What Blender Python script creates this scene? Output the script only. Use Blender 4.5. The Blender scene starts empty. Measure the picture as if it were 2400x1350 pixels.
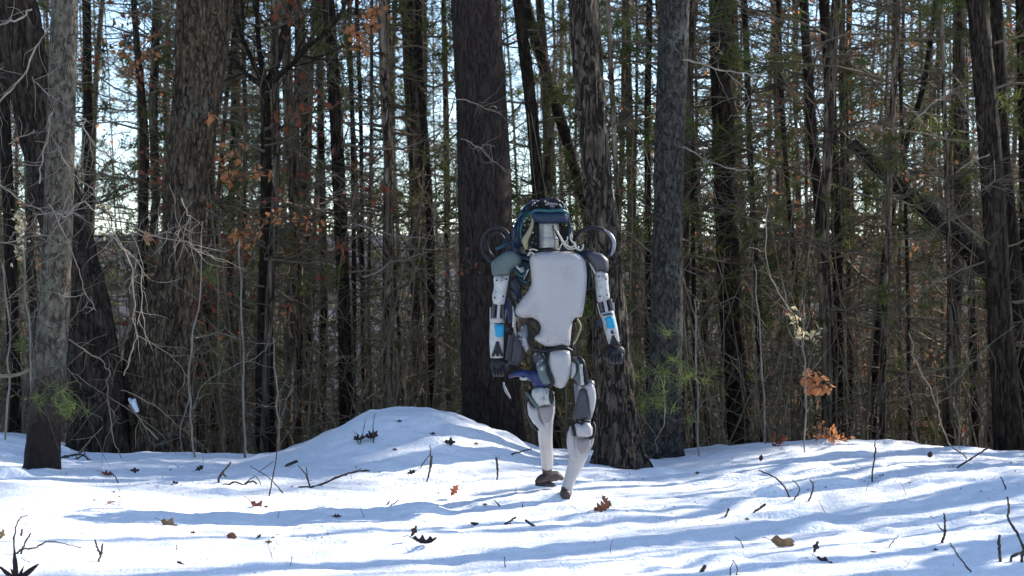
import bpy, bmesh, math, random
import numpy as np
from mathutils import Vector, Matrix
from mathutils.geometry import delaunay_2d_cdt
R = math.radians
sc = bpy.context.scene
COL = sc.collection

# ------------------------------------------------------------------ camera
F = 4478.0          # focal length in pixels of the 2400 px wide photograph
H = 1.083           # lens height above the snow under the walker
cam = bpy.data.cameras.new('camera')
cam.sensor_width = 36.0
cam.lens = F / 2400 * 36.0
cam.clip_end = 2000
cam.dof.use_dof = True
cam.dof.focus_distance = 9.8
cam.dof.aperture_fstop = 6.3
co = bpy.data.objects.new('camera', cam)
co.location = (0, 0, H)
co.rotation_euler = (R(90), 0, 0)
COL.objects.link(co)
sc.camera = co
# ------------------------------------------------------------------ light
SUN_AZ, SUN_EL = R(55), R(30)       # azimuth clockwise from +Y (into the picture) towards +X
w = bpy.data.worlds.new('World')
sc.world = w
w.use_nodes = True
nt = w.node_tree
for n in list(nt.nodes): nt.nodes.remove(n)
sky = nt.nodes.new('ShaderNodeTexSky'); sky.sky_type = 'NISHITA'; sky.sun_disc = False
sky.sun_elevation = SUN_EL; sky.sun_rotation = SUN_AZ
sky.air_density = 1.0; sky.dust_density = 0.8; sky.ozone_density = 2.0; sky.altitude = 1500
bg = nt.nodes.new('ShaderNodeBackground'); bg.inputs[1].default_value = 0.15
wo = nt.nodes.new('ShaderNodeOutputWorld')
nt.links.new(sky.outputs[0], bg.inputs[0]); nt.links.new(bg.outputs[0], wo.inputs[0])
sl = bpy.data.lights.new('sun', 'SUN'); sl.energy = 4.0; sl.angle = R(0.5); sl.color = (1, 0.94, 0.84)
so = bpy.data.objects.new('sun', sl)
sd = Vector((math.sin(SUN_AZ) * math.cos(SUN_EL), math.cos(SUN_AZ) * math.cos(SUN_EL), math.sin(SUN_EL)))
so.rotation_euler = sd.to_track_quat('Z', 'Y').to_euler()
so.location = sd * 60
COL.objects.link(so)
sc.view_settings.view_transform = 'Standard'
sc.view_settings.look = 'None'
sc.view_settings.gamma = 1.0
sc.view_settings.use_curve_mapping = False
sc.view_settings.exposure = 1.3

# ------------------------------------------------------------------ helpers
def tag(o, label=None, cat=None, group=None, kind=None):
    if label: o['label'] = label
    if cat: o['category'] = cat
    if group: o['group'] = group
    if kind: o['kind'] = kind
    return o

def empty(name, loc, label=None, cat=None, group=None):
    o = bpy.data.objects.new(name, None)
    o.location = loc
    o.empty_display_size = 0.2
    COL.objects.link(o)
    return tag(o, label, cat, group)

def obj(name, me, parent=None, world=True):
    """link mesh; vertices are given in world space, shifted to the parent's origin when world is True"""
    o = bpy.data.objects.new(name, me)
    COL.objects.link(o)
    if parent is not None:
        o.parent = parent
        if world:
            off = parent.location if parent.parent is None else parent.matrix_world.translation
            o.location = -Vector(parent.location) if parent.parent is None else (0, 0, 0)
    return o

class MB:
    def __init__(s):
        s.v = []; s.f3 = []; s.f4 = []; s.n = 0; s.m3 = []; s.m4 = []; s.o3 = 0
    def add(s, v, f, m=0):
        v = np.asarray(v, dtype=np.float32).reshape(-1, 3); f = np.asarray(f, dtype=np.int32)
        if f.shape[1] == 3:
            s.f3.append(f + s.n); s.m3.append(np.full(len(f), m, np.int32))
        else:
            s.f4.append(f + s.n); s.m4.append(np.full(len(f), m, np.int32))
        s.v.append(v); s.n += len(v)
    def mesh(s, name, mats, smooth=True):
        v = np.concatenate(s.v)
        f3 = np.concatenate(s.f3) if s.f3 else np.zeros((0, 3), np.int32)
        f4 = np.concatenate(s.f4) if s.f4 else np.zeros((0, 4), np.int32)
        mi = np.concatenate(s.m3 + s.m4)
        me = bpy.data.meshes.new(name)
        me.vertices.add(len(v)); me.vertices.foreach_set('co', v.ravel())
        me.loops.add(f3.size + f4.size)
        me.loops.foreach_set('vertex_index', np.concatenate([f3.ravel(), f4.ravel()]).astype(np.int32))
        n3, n4 = len(f3), len(f4)
        me.polygons.add(n3 + n4)
        st = np.concatenate([np.arange(n3) * 3, n3 * 3 + np.arange(n4) * 4]).astype(np.int32)
        me.polygons.foreach_set('loop_start', st)
        me.polygons.foreach_set('material_index', mi)
        me.polygons.foreach_set('use_smooth', np.full(n3 + n4, smooth, bool))
        for m in (mats if isinstance(mats, (list, tuple)) else [mats]): me.materials.append(m)
        me.update(calc_edges=True)
        return me

def tubes(P, Rr, sides=3):
    """P (n,k,3), Rr (n,k) -> verts, quads"""
    P = np.asarray(P, float); Rr = np.asarray(Rr, float)
    n, k, _ = P.shape
    T = np.gradient(P, axis=1)
    T /= np.linalg.norm(T, axis=2, keepdims=True) + 1e-9
    m = T.mean(axis=1); m /= np.linalg.norm(m, axis=1, keepdims=True) + 1e-9
    ref = np.where(np.abs(m[:, 2:3]) > 0.8, np.array([[1., 0, 0]]), np.array([[0, 0, 1.]]))[:, None, :]
    U = np.cross(T, ref); U /= np.linalg.norm(U, axis=2, keepdims=True) + 1e-9
    V = np.cross(T, U)
    a = np.arange(sides) / sides * 2 * np.pi
    V4 = P[:, :, None, :] + Rr[:, :, None, None] * (U[:, :, None, :] * np.cos(a)[None, None, :, None] + V[:, :, None, :] * np.sin(a)[None, None, :, None])
    idx = np.arange(n * k * sides).reshape(n, k, sides)
    A = idx[:, :-1, :]; B = np.roll(A, -1, axis=2); D = idx[:, 1:, :]; C = np.roll(D, -1, axis=2)
    return V4.reshape(-1, 3), np.stack([A, B, C, D], axis=-1).reshape(-1, 4)

def smooth_path(pts, n):
    pts = np.asarray(pts, float)
    if len(pts) == 2:
        t = np.linspace(0, 1, n)[:, None]; return pts[0] * (1 - t) + pts[1] * t
    P = np.vstack([2 * pts[0] - pts[1], pts, 2 * pts[-1] - pts[-2]])
    out = []
    for t in np.linspace(0, len(pts) - 1 - 1e-6, n):
        i = int(t); u = t - i
        p0, p1, p2, p3 = P[i], P[i + 1], P[i + 2], P[i + 3]
        out.append(0.5 * (2 * p1 + (p2 - p0) * u + (2 * p0 - 5 * p1 + 4 * p2 - p3) * u * u + (3 * p1 - p0 - 3 * p2 + p3) * u ** 3))
    return np.array(out)

_tab = np.random.RandomState(7).rand(256, 256)
def vnoise(x, y, px=None):
    x = np.asarray(x, float); y = np.asarray(y, float)
    xi = np.floor(x).astype(int); yi = np.floor(y).astype(int)
    fx = x - xi; fy = y - yi
    fx = fx * fx * (3 - 2 * fx); fy = fy * fy * (3 - 2 * fy)
    w_ = (lambda i: i % px) if px else (lambda i: i % 256)
    a = _tab[w_(xi) % 256, yi % 256]; b = _tab[w_(xi + 1) % 256, yi % 256]
    c = _tab[w_(xi) % 256, (yi + 1) % 256]; d = _tab[w_(xi + 1) % 256, (yi + 1) % 256]
    return (a * (1 - fx) + b * fx) * (1 - fy) + (c * (1 - fx) + d * fx) * fy

def P(px, py, Y):
    return Vector(((px - 1200) / F * Y, Y, H - (py - 675) / F * Y))

# ------------------------------------------------------------------ materials
def mat(name, col, rough=0.8, metal=0.0, spec=0.5):
    m = bpy.data.materials.new(name); m.use_nodes = True
    b = m.node_tree.nodes['Principled BSDF']
    b.inputs['Base Color'].default_value = (*col, 1)
    b.inputs['Roughness'].default_value = rough
    b.inputs['Metallic'].default_value = metal
    b.inputs['Specular IOR Level'].default_value = spec
    return m

def noisy(name, stops, scale=(1, 1, 1), nscale=5.0, rough=0.85, bump=0.0, detail=6, bscale=None, spec=0.3, rand=0.0, trans=0.0, metal=0.0, dist=0.02):
    """colour ramp over stretched noise in object space, optional bump and per-object variation"""
    m = mat(name, stops[0][1], rough, metal, spec)
    t = m.node_tree; N = t.nodes; L = t.links
    b = N['Principled BSDF']
    tc = N.new('ShaderNodeTexCoord'); mp = N.new('ShaderNodeMapping'); mp.inputs['Scale'].default_value = scale
    L.new(tc.outputs['Object'], mp.inputs[0])
    no = N.new('ShaderNodeTexNoise'); no.inputs['Scale'].default_value = nscale; no.inputs['Detail'].default_value = detail
    no.inputs['Roughness'].default_value = 0.65
    L.new(mp.outputs[0], no.inputs['Vector'])
    cr = N.new('ShaderNodeValToRGB')
    while len(cr.color_ramp.elements) < len(stops): cr.color_ramp.elements.new(0.5)
    for e, (p, c) in zip(cr.color_ramp.elements, stops):
        e.position = p; e.color = (*c, 1)
    L.new(no.outputs[0], cr.inputs[0])
    out = cr.outputs[0]
    if rand > 0:
        oi = N.new('ShaderNodeObjectInfo'); hs = N.new('ShaderNodeHueSaturation')
        mr = N.new('ShaderNodeMapRange'); mr.inputs[3].default_value = 1 - rand; mr.inputs[4].default_value = 1 + rand
        L.new(oi.outputs['Random'], mr.inputs[0]); L.new(mr.outputs[0], hs.inputs['Value']); L.new(out, hs.inputs['Color'])
        out = hs.outputs[0]
    L.new(out, b.inputs['Base Color'])
    if bump > 0:
        n2 = N.new('ShaderNodeTexNoise'); n2.inputs['Scale'].default_value = bscale or nscale * 3; n2.inputs['Detail'].default_value = 5
        L.new(mp.outputs[0], n2.inputs['Vector'])
        bp = N.new('ShaderNodeBump'); bp.inputs['Strength'].default_value = bump; bp.inputs['Distance'].default_value = dist
        L.new(n2.outputs[0], bp.inputs['Height']); L.new(bp.outputs[0], b.inputs['Normal'])
    if trans > 0:
        tr = N.new('ShaderNodeBsdfTranslucent'); mx = N.new('ShaderNodeMixShader'); mx.inputs[0].default_value = trans
        L.new(out, tr.inputs[0]); L.new(b.outputs[0], mx.inputs[1]); L.new(tr.outputs[0], mx.inputs[2])
        L.new(mx.outputs[0], N['Material Output'].inputs[0])
    return m

def bark(name, stops, zs=.2, sc_=28, furrow=(.010, .008, .007), fw=.05, fsc=14, fz=.12, patch=None, bump=1.0, rand=0.0):
    """weathered plates split by thin dark furrows, with paler lichen patches"""
    m = noisy(name, stops, (1, 1, zs), sc_, .92, 0, 8, rand=rand, spec=.15)
    t = m.node_tree; N = t.nodes; L = t.links; b = N['Principled BSDF']
    base = b.inputs['Base Color'].links[0].from_socket
    tc = N.new('ShaderNodeTexCoord'); mp = N.new('ShaderNodeMapping'); mp.inputs['Scale'].default_value = (1, 1, fz); L.new(tc.outputs['Object'], mp.inputs[0])
    n = N.new('ShaderNodeTexNoise'); n.inputs['Scale'].default_value = fsc; n.inputs['Detail'].default_value = 3; n.inputs['Roughness'].default_value = .6; n.inputs['Distortion'].default_value = .6
    L.new(mp.outputs[0], n.inputs['Vector'])
    a = N.new('ShaderNodeMath'); a.operation = 'SUBTRACT'; a.inputs[1].default_value = .5; L.new(n.outputs[0], a.inputs[0])
    c = N.new('ShaderNodeMath'); c.operation = 'ABSOLUTE'; L.new(a.outputs[0], c.inputs[0])
    r = N.new('ShaderNodeMapRange'); r.inputs[1].default_value = fw * .25; r.inputs[2].default_value = fw; L.new(c.outputs[0], r.inputs[0])
    top = base
    if patch:
        n2 = N.new('ShaderNodeTexNoise'); n2.inputs['Scale'].default_value = 4.5; n2.inputs['Detail'].default_value = 7; n2.inputs['Roughness'].default_value = .7; L.new(tc.outputs['Object'], n2.inputs['Vector'])
        q = N.new('ShaderNodeMapRange'); q.inputs[1].default_value = .54; q.inputs[2].default_value = .68; q.inputs[4].default_value = .7; L.new(n2.outputs[0], q.inputs[0])
        x2 = N.new('ShaderNodeMix'); x2.data_type = 'RGBA'; x2.inputs['B'].default_value = (*patch, 1); L.new(q.outputs[0], x2.inputs['Factor']); L.new(base, x2.inputs['A']); top = x2.outputs['Result']
    x = N.new('ShaderNodeMix'); x.data_type = 'RGBA'; x.inputs['A'].default_value = (*furrow, 1); L.new(r.outputs[0], x.inputs['Factor']); L.new(top, x.inputs['B'])
    L.new(x.outputs['Result'], b.inputs['Base Color'])
    bp = N.new('ShaderNodeBump'); bp.inputs['Strength'].default_value = bump; bp.inputs['Distance'].default_value = .02; L.new(r.outputs[0], bp.inputs['Height']); L.new(bp.outputs[0], b.inputs['Normal'])
    return m
M = {}
M['bark_dark'] = bark('bark_dark', [(.36, (0.017, 0.011, 0.008)), (.52, (0.040, 0.028, 0.020)), (.68, (0.079, 0.057, 0.041))], .3, 44, (.015, .011, .009), .035, 22, .14, patch=(.08, .07, .055))
M['bark_pine'] = bark('bark_pine', [(.36, (0.022, 0.014, 0.012)), (.55, (0.039, 0.028, 0.023)), (.72, (0.063, 0.049, 0.041))], .3, 52, (.022, .014, .013), .03, 34, .14)
M['bark_rough'] = bark('bark_rough', [(.36, (0.0295, 0.0197, 0.0115)), (.5, (0.0713, 0.0484, 0.0312)), (.66, (0.1443, 0.1017, 0.0631))], .4, 48, (.022, .018, .014), .035, 24, .16, patch=(.105, .105, .08))
M['bark_shaggy'] = bark('bark_shaggy', [(.36, (0.021, 0.016, 0.011)), (.5, (0.059, 0.046, 0.034)), (.66, (0.125, 0.100, 0.078))], .22, 40, (.014, .010, .008), .05, 20, .2)
M['bark_grey'] = bark('bark_grey', [(.36, (0.0216, 0.0198, 0.0162)), (.5, (0.0513, 0.0450, 0.0387)), (.68, (0.0936, 0.0855, 0.0729))], .5, 48, (.028, .026, .024), .03, 22, .4, patch=(.125, .125, .11))
def lichen_bark():
    m = bark('bark_lichen', [(.38, (.05, .042, .034)), (.5, (.088, .073, .057)), (.66, (.165, .142, .113))], .6, 34, (.035, .028, .022), .035, 16, .5, bump=.6)
    t = m.node_tree; N = t.nodes; L = t.links; b = N['Principled BSDF']
    old = b.inputs['Base Color'].links[0].from_socket
    tc = N.new('ShaderNodeTexCoord')
    n = N.new('ShaderNodeTexNoise'); n.inputs['Scale'].default_value = 5; n.inputs['Detail'].default_value = 4
    L.new(tc.outputs['Object'], n.inputs['Vector'])
    cr = N.new('ShaderNodeValToRGB'); cr.color_ramp.elements[0].position = .52; cr.color_ramp.elements[1].position = .66; n.inputs['Detail'].default_value = 8; n.inputs['Roughness'].default_value = .7; n.inputs['Scale'].default_value = 8
    L.new(n.outputs[0], cr.inputs[0])
    mx = N.new('ShaderNodeMix'); mx.data_type = 'RGBA'; mx.inputs['B'].default_value = (.115, .12, .085, 1)
    L.new(cr.outputs[0], mx.inputs['Factor']); L.new(old, mx.inputs['A'])
    # brown, worn foot of the trunk
    sp = N.new('ShaderNodeSeparateXYZ'); L.new(tc.outputs['Object'], sp.inputs[0])
    ad = N.new('ShaderNodeMath'); ad.operation = 'MULTIPLY_ADD'; ad.inputs[1].default_value = .5
    L.new(n.outputs[0], ad.inputs[0]); L.new(sp.outputs[2], ad.inputs[2])
    mr = N.new('ShaderNodeMapRange'); mr.inputs[1].default_value = .55; mr.inputs[2].default_value = 1.0
    L.new(ad.outputs[0], mr.inputs[0])
    m2 = N.new('ShaderNodeMix'); m2.data_type = 'RGBA'; m2.inputs['A'].default_value = (.028, .02, .017, 1)
    L.new(mr.outputs[0], m2.inputs['Factor']); L.new(mx.outputs['Result'], m2.inputs['B'])
    L.new(m2.outputs['Result'], b.inputs['Base Color'])
    return m
M['bark_lichen'] = lichen_bark()
M['pole'] = bark('pole_bark', [(.35, (0.056, 0.039, 0.028)), (.52, (0.139, 0.103, 0.075)), (.7, (0.316, 0.250, 0.185))], .2, 18, (.03, .02, .015), .04, 14, .15, rand=.5)
M['twig'] = noisy('dead_twig', [(0.3, (0.079, 0.060, 0.040)), (.6, (0.222, 0.174, 0.119)), (.8, (0.389, 0.320, 0.228))], (1, 1, 1), 3, .85, rand=.35)
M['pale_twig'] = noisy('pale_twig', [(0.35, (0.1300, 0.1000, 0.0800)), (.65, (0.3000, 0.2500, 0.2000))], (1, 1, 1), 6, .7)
M['dark_twig'] = noisy('dark_twig', [(0.35, (.025, .018, .016)), (.65, (.09, .065, .05))], (1, 1, 1), 20, .8)
M['needle'] = noisy('pine_needle', [(0.3, (0.067, 0.080, 0.019)), (.6, (0.126, 0.143, 0.037)), (.8, (0.211, 0.206, 0.065))], (1, 1, 1), 2.5, .6, rand=.25, trans=.4)
M['needle_bright'] = noisy('fresh_needle', [(0.3, (0.1053, 0.1404, 0.0351)), (.7, (0.1989, 0.2340, 0.0650))], (1, 1, 1), 6, .55, trans=.4)
M['orange_leaf'] = noisy('beech_leaf', [(0.3, (0.361, 0.108, 0.035)), (.5, (0.601, 0.240, 0.096)), (.7, (0.721, 0.397, 0.193))], (1, 1, 1), 14, .6, trans=.45)
M['red_leaf'] = noisy('red_brown_leaf', [(0.3, (.18, .05, .025)), (.7, (.36, .12, .06))], (1, 1, 1), 9, .6, trans=.4)
M['pale_leaf'] = noisy('bleached_leaf', [(0.3, (.5, .38, .2)), (.7, (.75, .66, .42))], (1, 1, 1), 25, .6, trans=.5)
M['oak_leaf'] = noisy('dry_oak_leaf', [(0.3, (.09, .035, .018)), (.55, (.2, .08, .04)), (.75, (.33, .17, .09))], (1, 1, 1), 60, .55, .3, trans=.25)
M['tan_leaf'] = noisy('tan_leaf', [(0.3, (.13, .08, .045)), (.7, (.25, .17, .1))], (1, 1, 1), 40, .6, .3, trans=.2)
M['dark_leaf'] = noisy('wet_dark_leaf', [(0.3, (.018, .01, .01)), (.7, (.06, .03, .028))], (1, 1, 1), 60, .5, trans=.1)

# robot
M['shell'] = noisy('grey_white_shell', [(0.3, (0.243, 0.229, 0.231)), (.45, (0.311, 0.293, 0.296)), (.8, (0.342, 0.323, 0.325))], (1, 1, 1), 7, .36, .05, spec=.5)
M['shell_dirty'] = noisy('scuffed_shell', [(0.34, (0.167, 0.159, 0.150)), (.46, (0.334, 0.334, 0.326)), (.75, (0.418, 0.418, 0.418))], (1, 1, 1), 26, .45, .15)
M['shell_pink'] = noisy('worn_knee_pad', [(0.3, (0.192, 0.168, 0.176)), (.7, (0.264, 0.240, 0.240))], (1, 1, 1), 20, .6, .15)
M['dark_panel'] = noisy('dark_grey_panel', [(0.3, (0.036, 0.034, 0.042)), (.7, (0.060, 0.056, 0.068))], (1, 1, 1), 12, .5)
M['green_panel'] = noisy('grey_green_cover', [(0.35, (0.068, 0.090, 0.094)), (.7, (0.090, 0.116, 0.112))], (1, 1, 1), 9, .55)
M['black'] = noisy('black_rubber', [(0.3, (0.0048, 0.0048, 0.0072)), (.7, (0.0132, 0.0132, 0.0180))], (1, 1, 1), 20, .55)
M['navy'] = noisy('navy_frame', [(0.3, (0.0042, 0.0112, 0.0315)), (.7, (0.0070, 0.0224, 0.0525))], (1, 1, 1), 8, .4)
M['teal'] = noisy('teal_tube', [(0.3, (0.0096, 0.0480, 0.0680)), (.7, (0.0160, 0.0800, 0.1000))], (1, 1, 1), 8, .4)
M['blue'] = noisy('bright_blue_band', [(0.3, (0.007, 0.203, 0.375)), (.7, (0.011, 0.255, 0.450))], (1, 1, 1), 10, .4)
M['royal'] = noisy('royal_blue_cover', [(0.3, (0.006, 0.011, 0.060)), (.7, (0.015, 0.026, 0.105))], (1, 1, 1), 10, .4)
M['steel'] = noisy('brushed_steel', [(0.3, (0.1760, 0.1680, 0.1600)), (.7, (0.2880, 0.2800, 0.2720))], (1, 1, 8), 10, .38, metal=.7)
M['gunmetal'] = noisy('gunmetal', [(0.3, (.13, .13, .15)), (.7, (.24, .24, .27))], (1, 1, 1), 12, .35, metal=.6)
M['cable'] = mat('pale_cable', (.36, .33, .28), .5)
M['hose'] = mat('beige_hose', (.2, .18, .1), .6)
M['foot'] = noisy('dark_shoe', [(0.3, (.03, .02, .02)), (.7, (.07, .05, .045))], (1, 1, 1), 20, .6)

# ------------------------------------------------------------------ terrain
CP = np.array([(-3000, 1010), (-600, 1000), (-200, 1010), (0, 1022), (80, 1040), (150, 1062), (250, 1068), (400, 1064), (570, 1074), (660, 1060), (1300, 1064), (1400, 1072),
               (1500, 1080), (1600, 1076), (1700, 1063), (1800, 1052), (1950, 1042), (2100, 1042), (2250, 1048), (2340, 1058), (2420, 1056), (2700, 1050), (5000, 1040)], float)
MP = np.array([(600, 0), (650, 0), (700, 12), (745, 34), (800, 64), (860, 97), (930, 105), (1000, 101), (1060, 88), (1120, 66), (1180, 40), (1225, 18), (1260, 4), (1300, 0)], float)
YC = 12.5
def sstep(t):
    t = np.clip(t, 0, 1); return t * t * (3 - 2 * t)
def ground(x, y):
    x = np.asarray(x, float); y = np.asarray(y, float)
    pxc = 1200 + x / YC * F
    yc = YC + 0.25 * np.sin(x * 0.9 + 1)
    crest = H - (np.interp(pxc, CP[:, 0], CP[:, 1]) - 675) / F * YC
    near = 0.012 * x * x * np.exp(-(x / 9) ** 2) * np.where(x < 0, 1.9, 1.1) - .01
    t = sstep((y - 8.8) / (YC - 8.8))
    z = near * (1 - t) + crest * t
    md = np.interp(pxc, MP[:, 0], MP[:, 1]) / F * YC
    z = z + md * np.where(y < 12.3, sstep((y - 10.95) / 1.35), 1 - sstep((y - 12.6) / 2.2))
    # small drifts, ruts and lumps
    fade = np.exp(-np.maximum(y - 13, 0) / 3)
    u = x * math.sin(SUN_AZ) + y * math.cos(SUN_AZ); v_ = -x * math.cos(SUN_AZ) + y * math.sin(SUN_AZ)
    z = z + fade * (0.028 * (vnoise(x * .8 + 3, y * 1.1) - .5) + 0.022 * (vnoise(u * .9 + 9, v_ * 3.2 + 4) - .5)
                    + 0.017 * (np.abs(2 * vnoise(x * 3.3 + 11 + .5 * vnoise(x * 2, y * 2), y * 5) - 1) - .5) + 0.009 * (vnoise(x * 11 + 31, y * 13) - .5) + 0.0065 * (vnoise(x * 27, y * 30) - .5) - .012 * np.maximum(0, vnoise(x * 9 + 3, y * 11 + 60) - .72) / .28)
    lump = np.maximum(0, vnoise(x * 2.3 + 50, y * 3.6 + 20) - .80) * .16 + np.maximum(0, vnoise(x * 5.5 + 90, y * 8 + 70) - .8) * .07
    z = z + fade * lump
    for (lx, ly, lr, lh) in LUMPS:
        z = z + lh * np.exp(-(((x - lx) / lr) ** 2 + ((y - ly) / (lr * .6)) ** 2) ** 1.5)
    d = np.maximum(y - yc, 0)
    z = z - np.where(d < 1, .065 * d * d, .065 + .13 * (d - 1)) * (d < 110) - (d >= 110) * (.065 + .13 * 109)
    z = z + sstep((d - 112) / 230) * 25.0
    z = z + np.minimum(d / 10, 1) * .5 * (vnoise(x * .13, y * .13 + 7) - .5)
    return z
LUMPS = []; RYF = 9.9
def hit(px, py, off=0.0):
    """where the view line through a pixel of the photograph meets the snow"""
    d = np.array(((px - 1200) / F, 1.0, -(py - 675) / F))
    ys = np.arange(4, 14, .01)
    z = H + d[2] * ys; g = ground(d[0] * ys, ys)
    k = np.argmax(z < g)
    if not (z < g).any(): k = int(np.argmin(z - g))
    Y = ys[k]
    return Vector((d[0] * Y, Y, float(ground(d[0] * Y, Y)) + off))
_l = [hit(1800, 1162), hit(25, 1118), hit(1690, 1310), hit(975, 1284), hit(130, 1085), hit(1500, 1090), hit(2110, 1190), hit(1450, 1180)]
_f = [P(1327, 1168, RYF), P(1290, 1148, RYF + .33)]
LUMPS = [(_f[0].x + .01, _f[0].y + .02, .13, .022), (_f[1].x, _f[1].y - .02, .15, .014), (_f[1].x + .3, _f[1].y + .75, .10, -.03), (_f[0].x + .1, _f[0].y + 1.3, .10, -.03), (_l[0].x, _l[0].y, .085, .05), (_l[1].x, _l[1].y, .1, .05), (_l[2].x, _l[2].y, .1, .02), (_l[3].x, _l[3].y, .14, .018), (_l[4].x, _l[4].y, .1, .02), (_l[5].x, _l[5].y, .1, .03), (_l[6].x, _l[6].y, .12, .03), (_l[7].x, _l[7].y, .15, .02)]

def snow_mat():
    m = mat('snow', (.86, .88, .92), .55, 0, .35)
    t = m.node_tree; N = t.nodes; L = t.links; b = N['Principled BSDF']
    g = N.new('ShaderNodeNewGeometry'); s = N.new('ShaderNodeSeparateXYZ'); L.new(g.outputs['Position'], s.inputs[0])
    n1 = N.new('ShaderNodeTexNoise'); n1.inputs['Scale'].default_value = .9; n1.inputs['Detail'].default_value = 6
    L.new(g.outputs['Position'], n1.inputs['Vector'])
    ad = N.new('ShaderNodeMath'); ad.operation = 'MULTIPLY_ADD'; ad.inputs[1].default_value = 3.0; L.new(n1.outputs[0], ad.inputs[0]); L.new(s.outputs[1], ad.inputs[2])
    mr = N.new('ShaderNodeMapRange'); mr.inputs[1].default_value = 14.6; mr.inputs[2].default_value = 15.4; L.new(ad.outputs[0], mr.inputs[0])
    # the litter of the forest floor
    n2 = N.new('ShaderNodeTexNoise'); n2.inputs['Scale'].default_value = 14; n2.inputs['Detail'].default_value = 8; L.new(g.outputs['Position'], n2.inputs['Vector'])
    cr = N.new('ShaderNodeValToRGB'); cr.color_ramp.elements[0].position = .35; cr.color_ramp.elements[0].color = (.02, .013, .009, 1)
    cr.color_ramp.elements[1].position = .7; cr.color_ramp.elements[1].color = (.1, .06, .038, 1); L.new(n2.outputs[0], cr.inputs[0])
    # faint soiling in the snow
    n3 = N.new('ShaderNodeTexNoise'); n3.inputs['Scale'].default_value = 26; n3.inputs['Detail'].default_value = 6; L.new(g.outputs['Position'], n3.inputs['Vector'])
    c3 = N.new('ShaderNodeValToRGB'); c3.color_ramp.elements[0].position = .66; c3.color_ramp.elements[0].color = (.87, .885, .92, 1)
    c3.color_ramp.elements[1].position = .8; c3.color_ramp.elements[1].color = (.5, .45, .42, 1); L.new(n3.outputs[0], c3.inputs[0])
    mx = N.new('ShaderNodeMix'); mx.data_type = 'RGBA'; L.new(mr.outputs[0], mx.inputs['Factor']); L.new(c3.outputs[0], mx.inputs['A']); L.new(cr.outputs[0], mx.inputs['B'])
    L.new(mx.outputs['Result'], b.inputs['Base Color'])
    nb = N.new('ShaderNodeTexNoise'); nb.inputs['Scale'].default_value = 55; nb.inputs['Detail'].default_value = 6; L.new(g.outputs['Position'], nb.inputs['Vector'])
    bp = N.new('ShaderNodeBump'); bp.inputs['Strength'].default_value = .6; bp.inputs['Distance'].default_value = .015
    L.new(nb.outputs[0], bp.inputs['Height']); L.new(bp.outputs[0], b.inputs['Normal'])
    return m
def build_ground():
    xs = np.concatenate([-np.geomspace(4.1, 400, 50)[::-1], np.arange(-4, 4.001, .024), np.geomspace(4.1, 400, 50)])
    ys = np.concatenate([np.linspace(-60, 5.9, 50), np.arange(6, 13.4, .024), np.geomspace(13.45, 800, 110)])
    X, Y = np.meshgrid(xs, ys, indexing='ij')
    Z = ground(X, Y)
    i = np.arange(X.size).reshape(X.shape)
    f = np.stack([i[:-1, :-1], i[1:, :-1], i[1:, 1:], i[:-1, 1:]], -1).reshape(-1, 4)
    b = MB(); b.add(np.stack([X, Y, Z], -1), f)
    o = obj('ground', b.mesh('ground', snow_mat()))
    tag(o, 'snow covered ground with long blue tree shadows and a low drift', None, None, 'structure')
build_ground()

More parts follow.
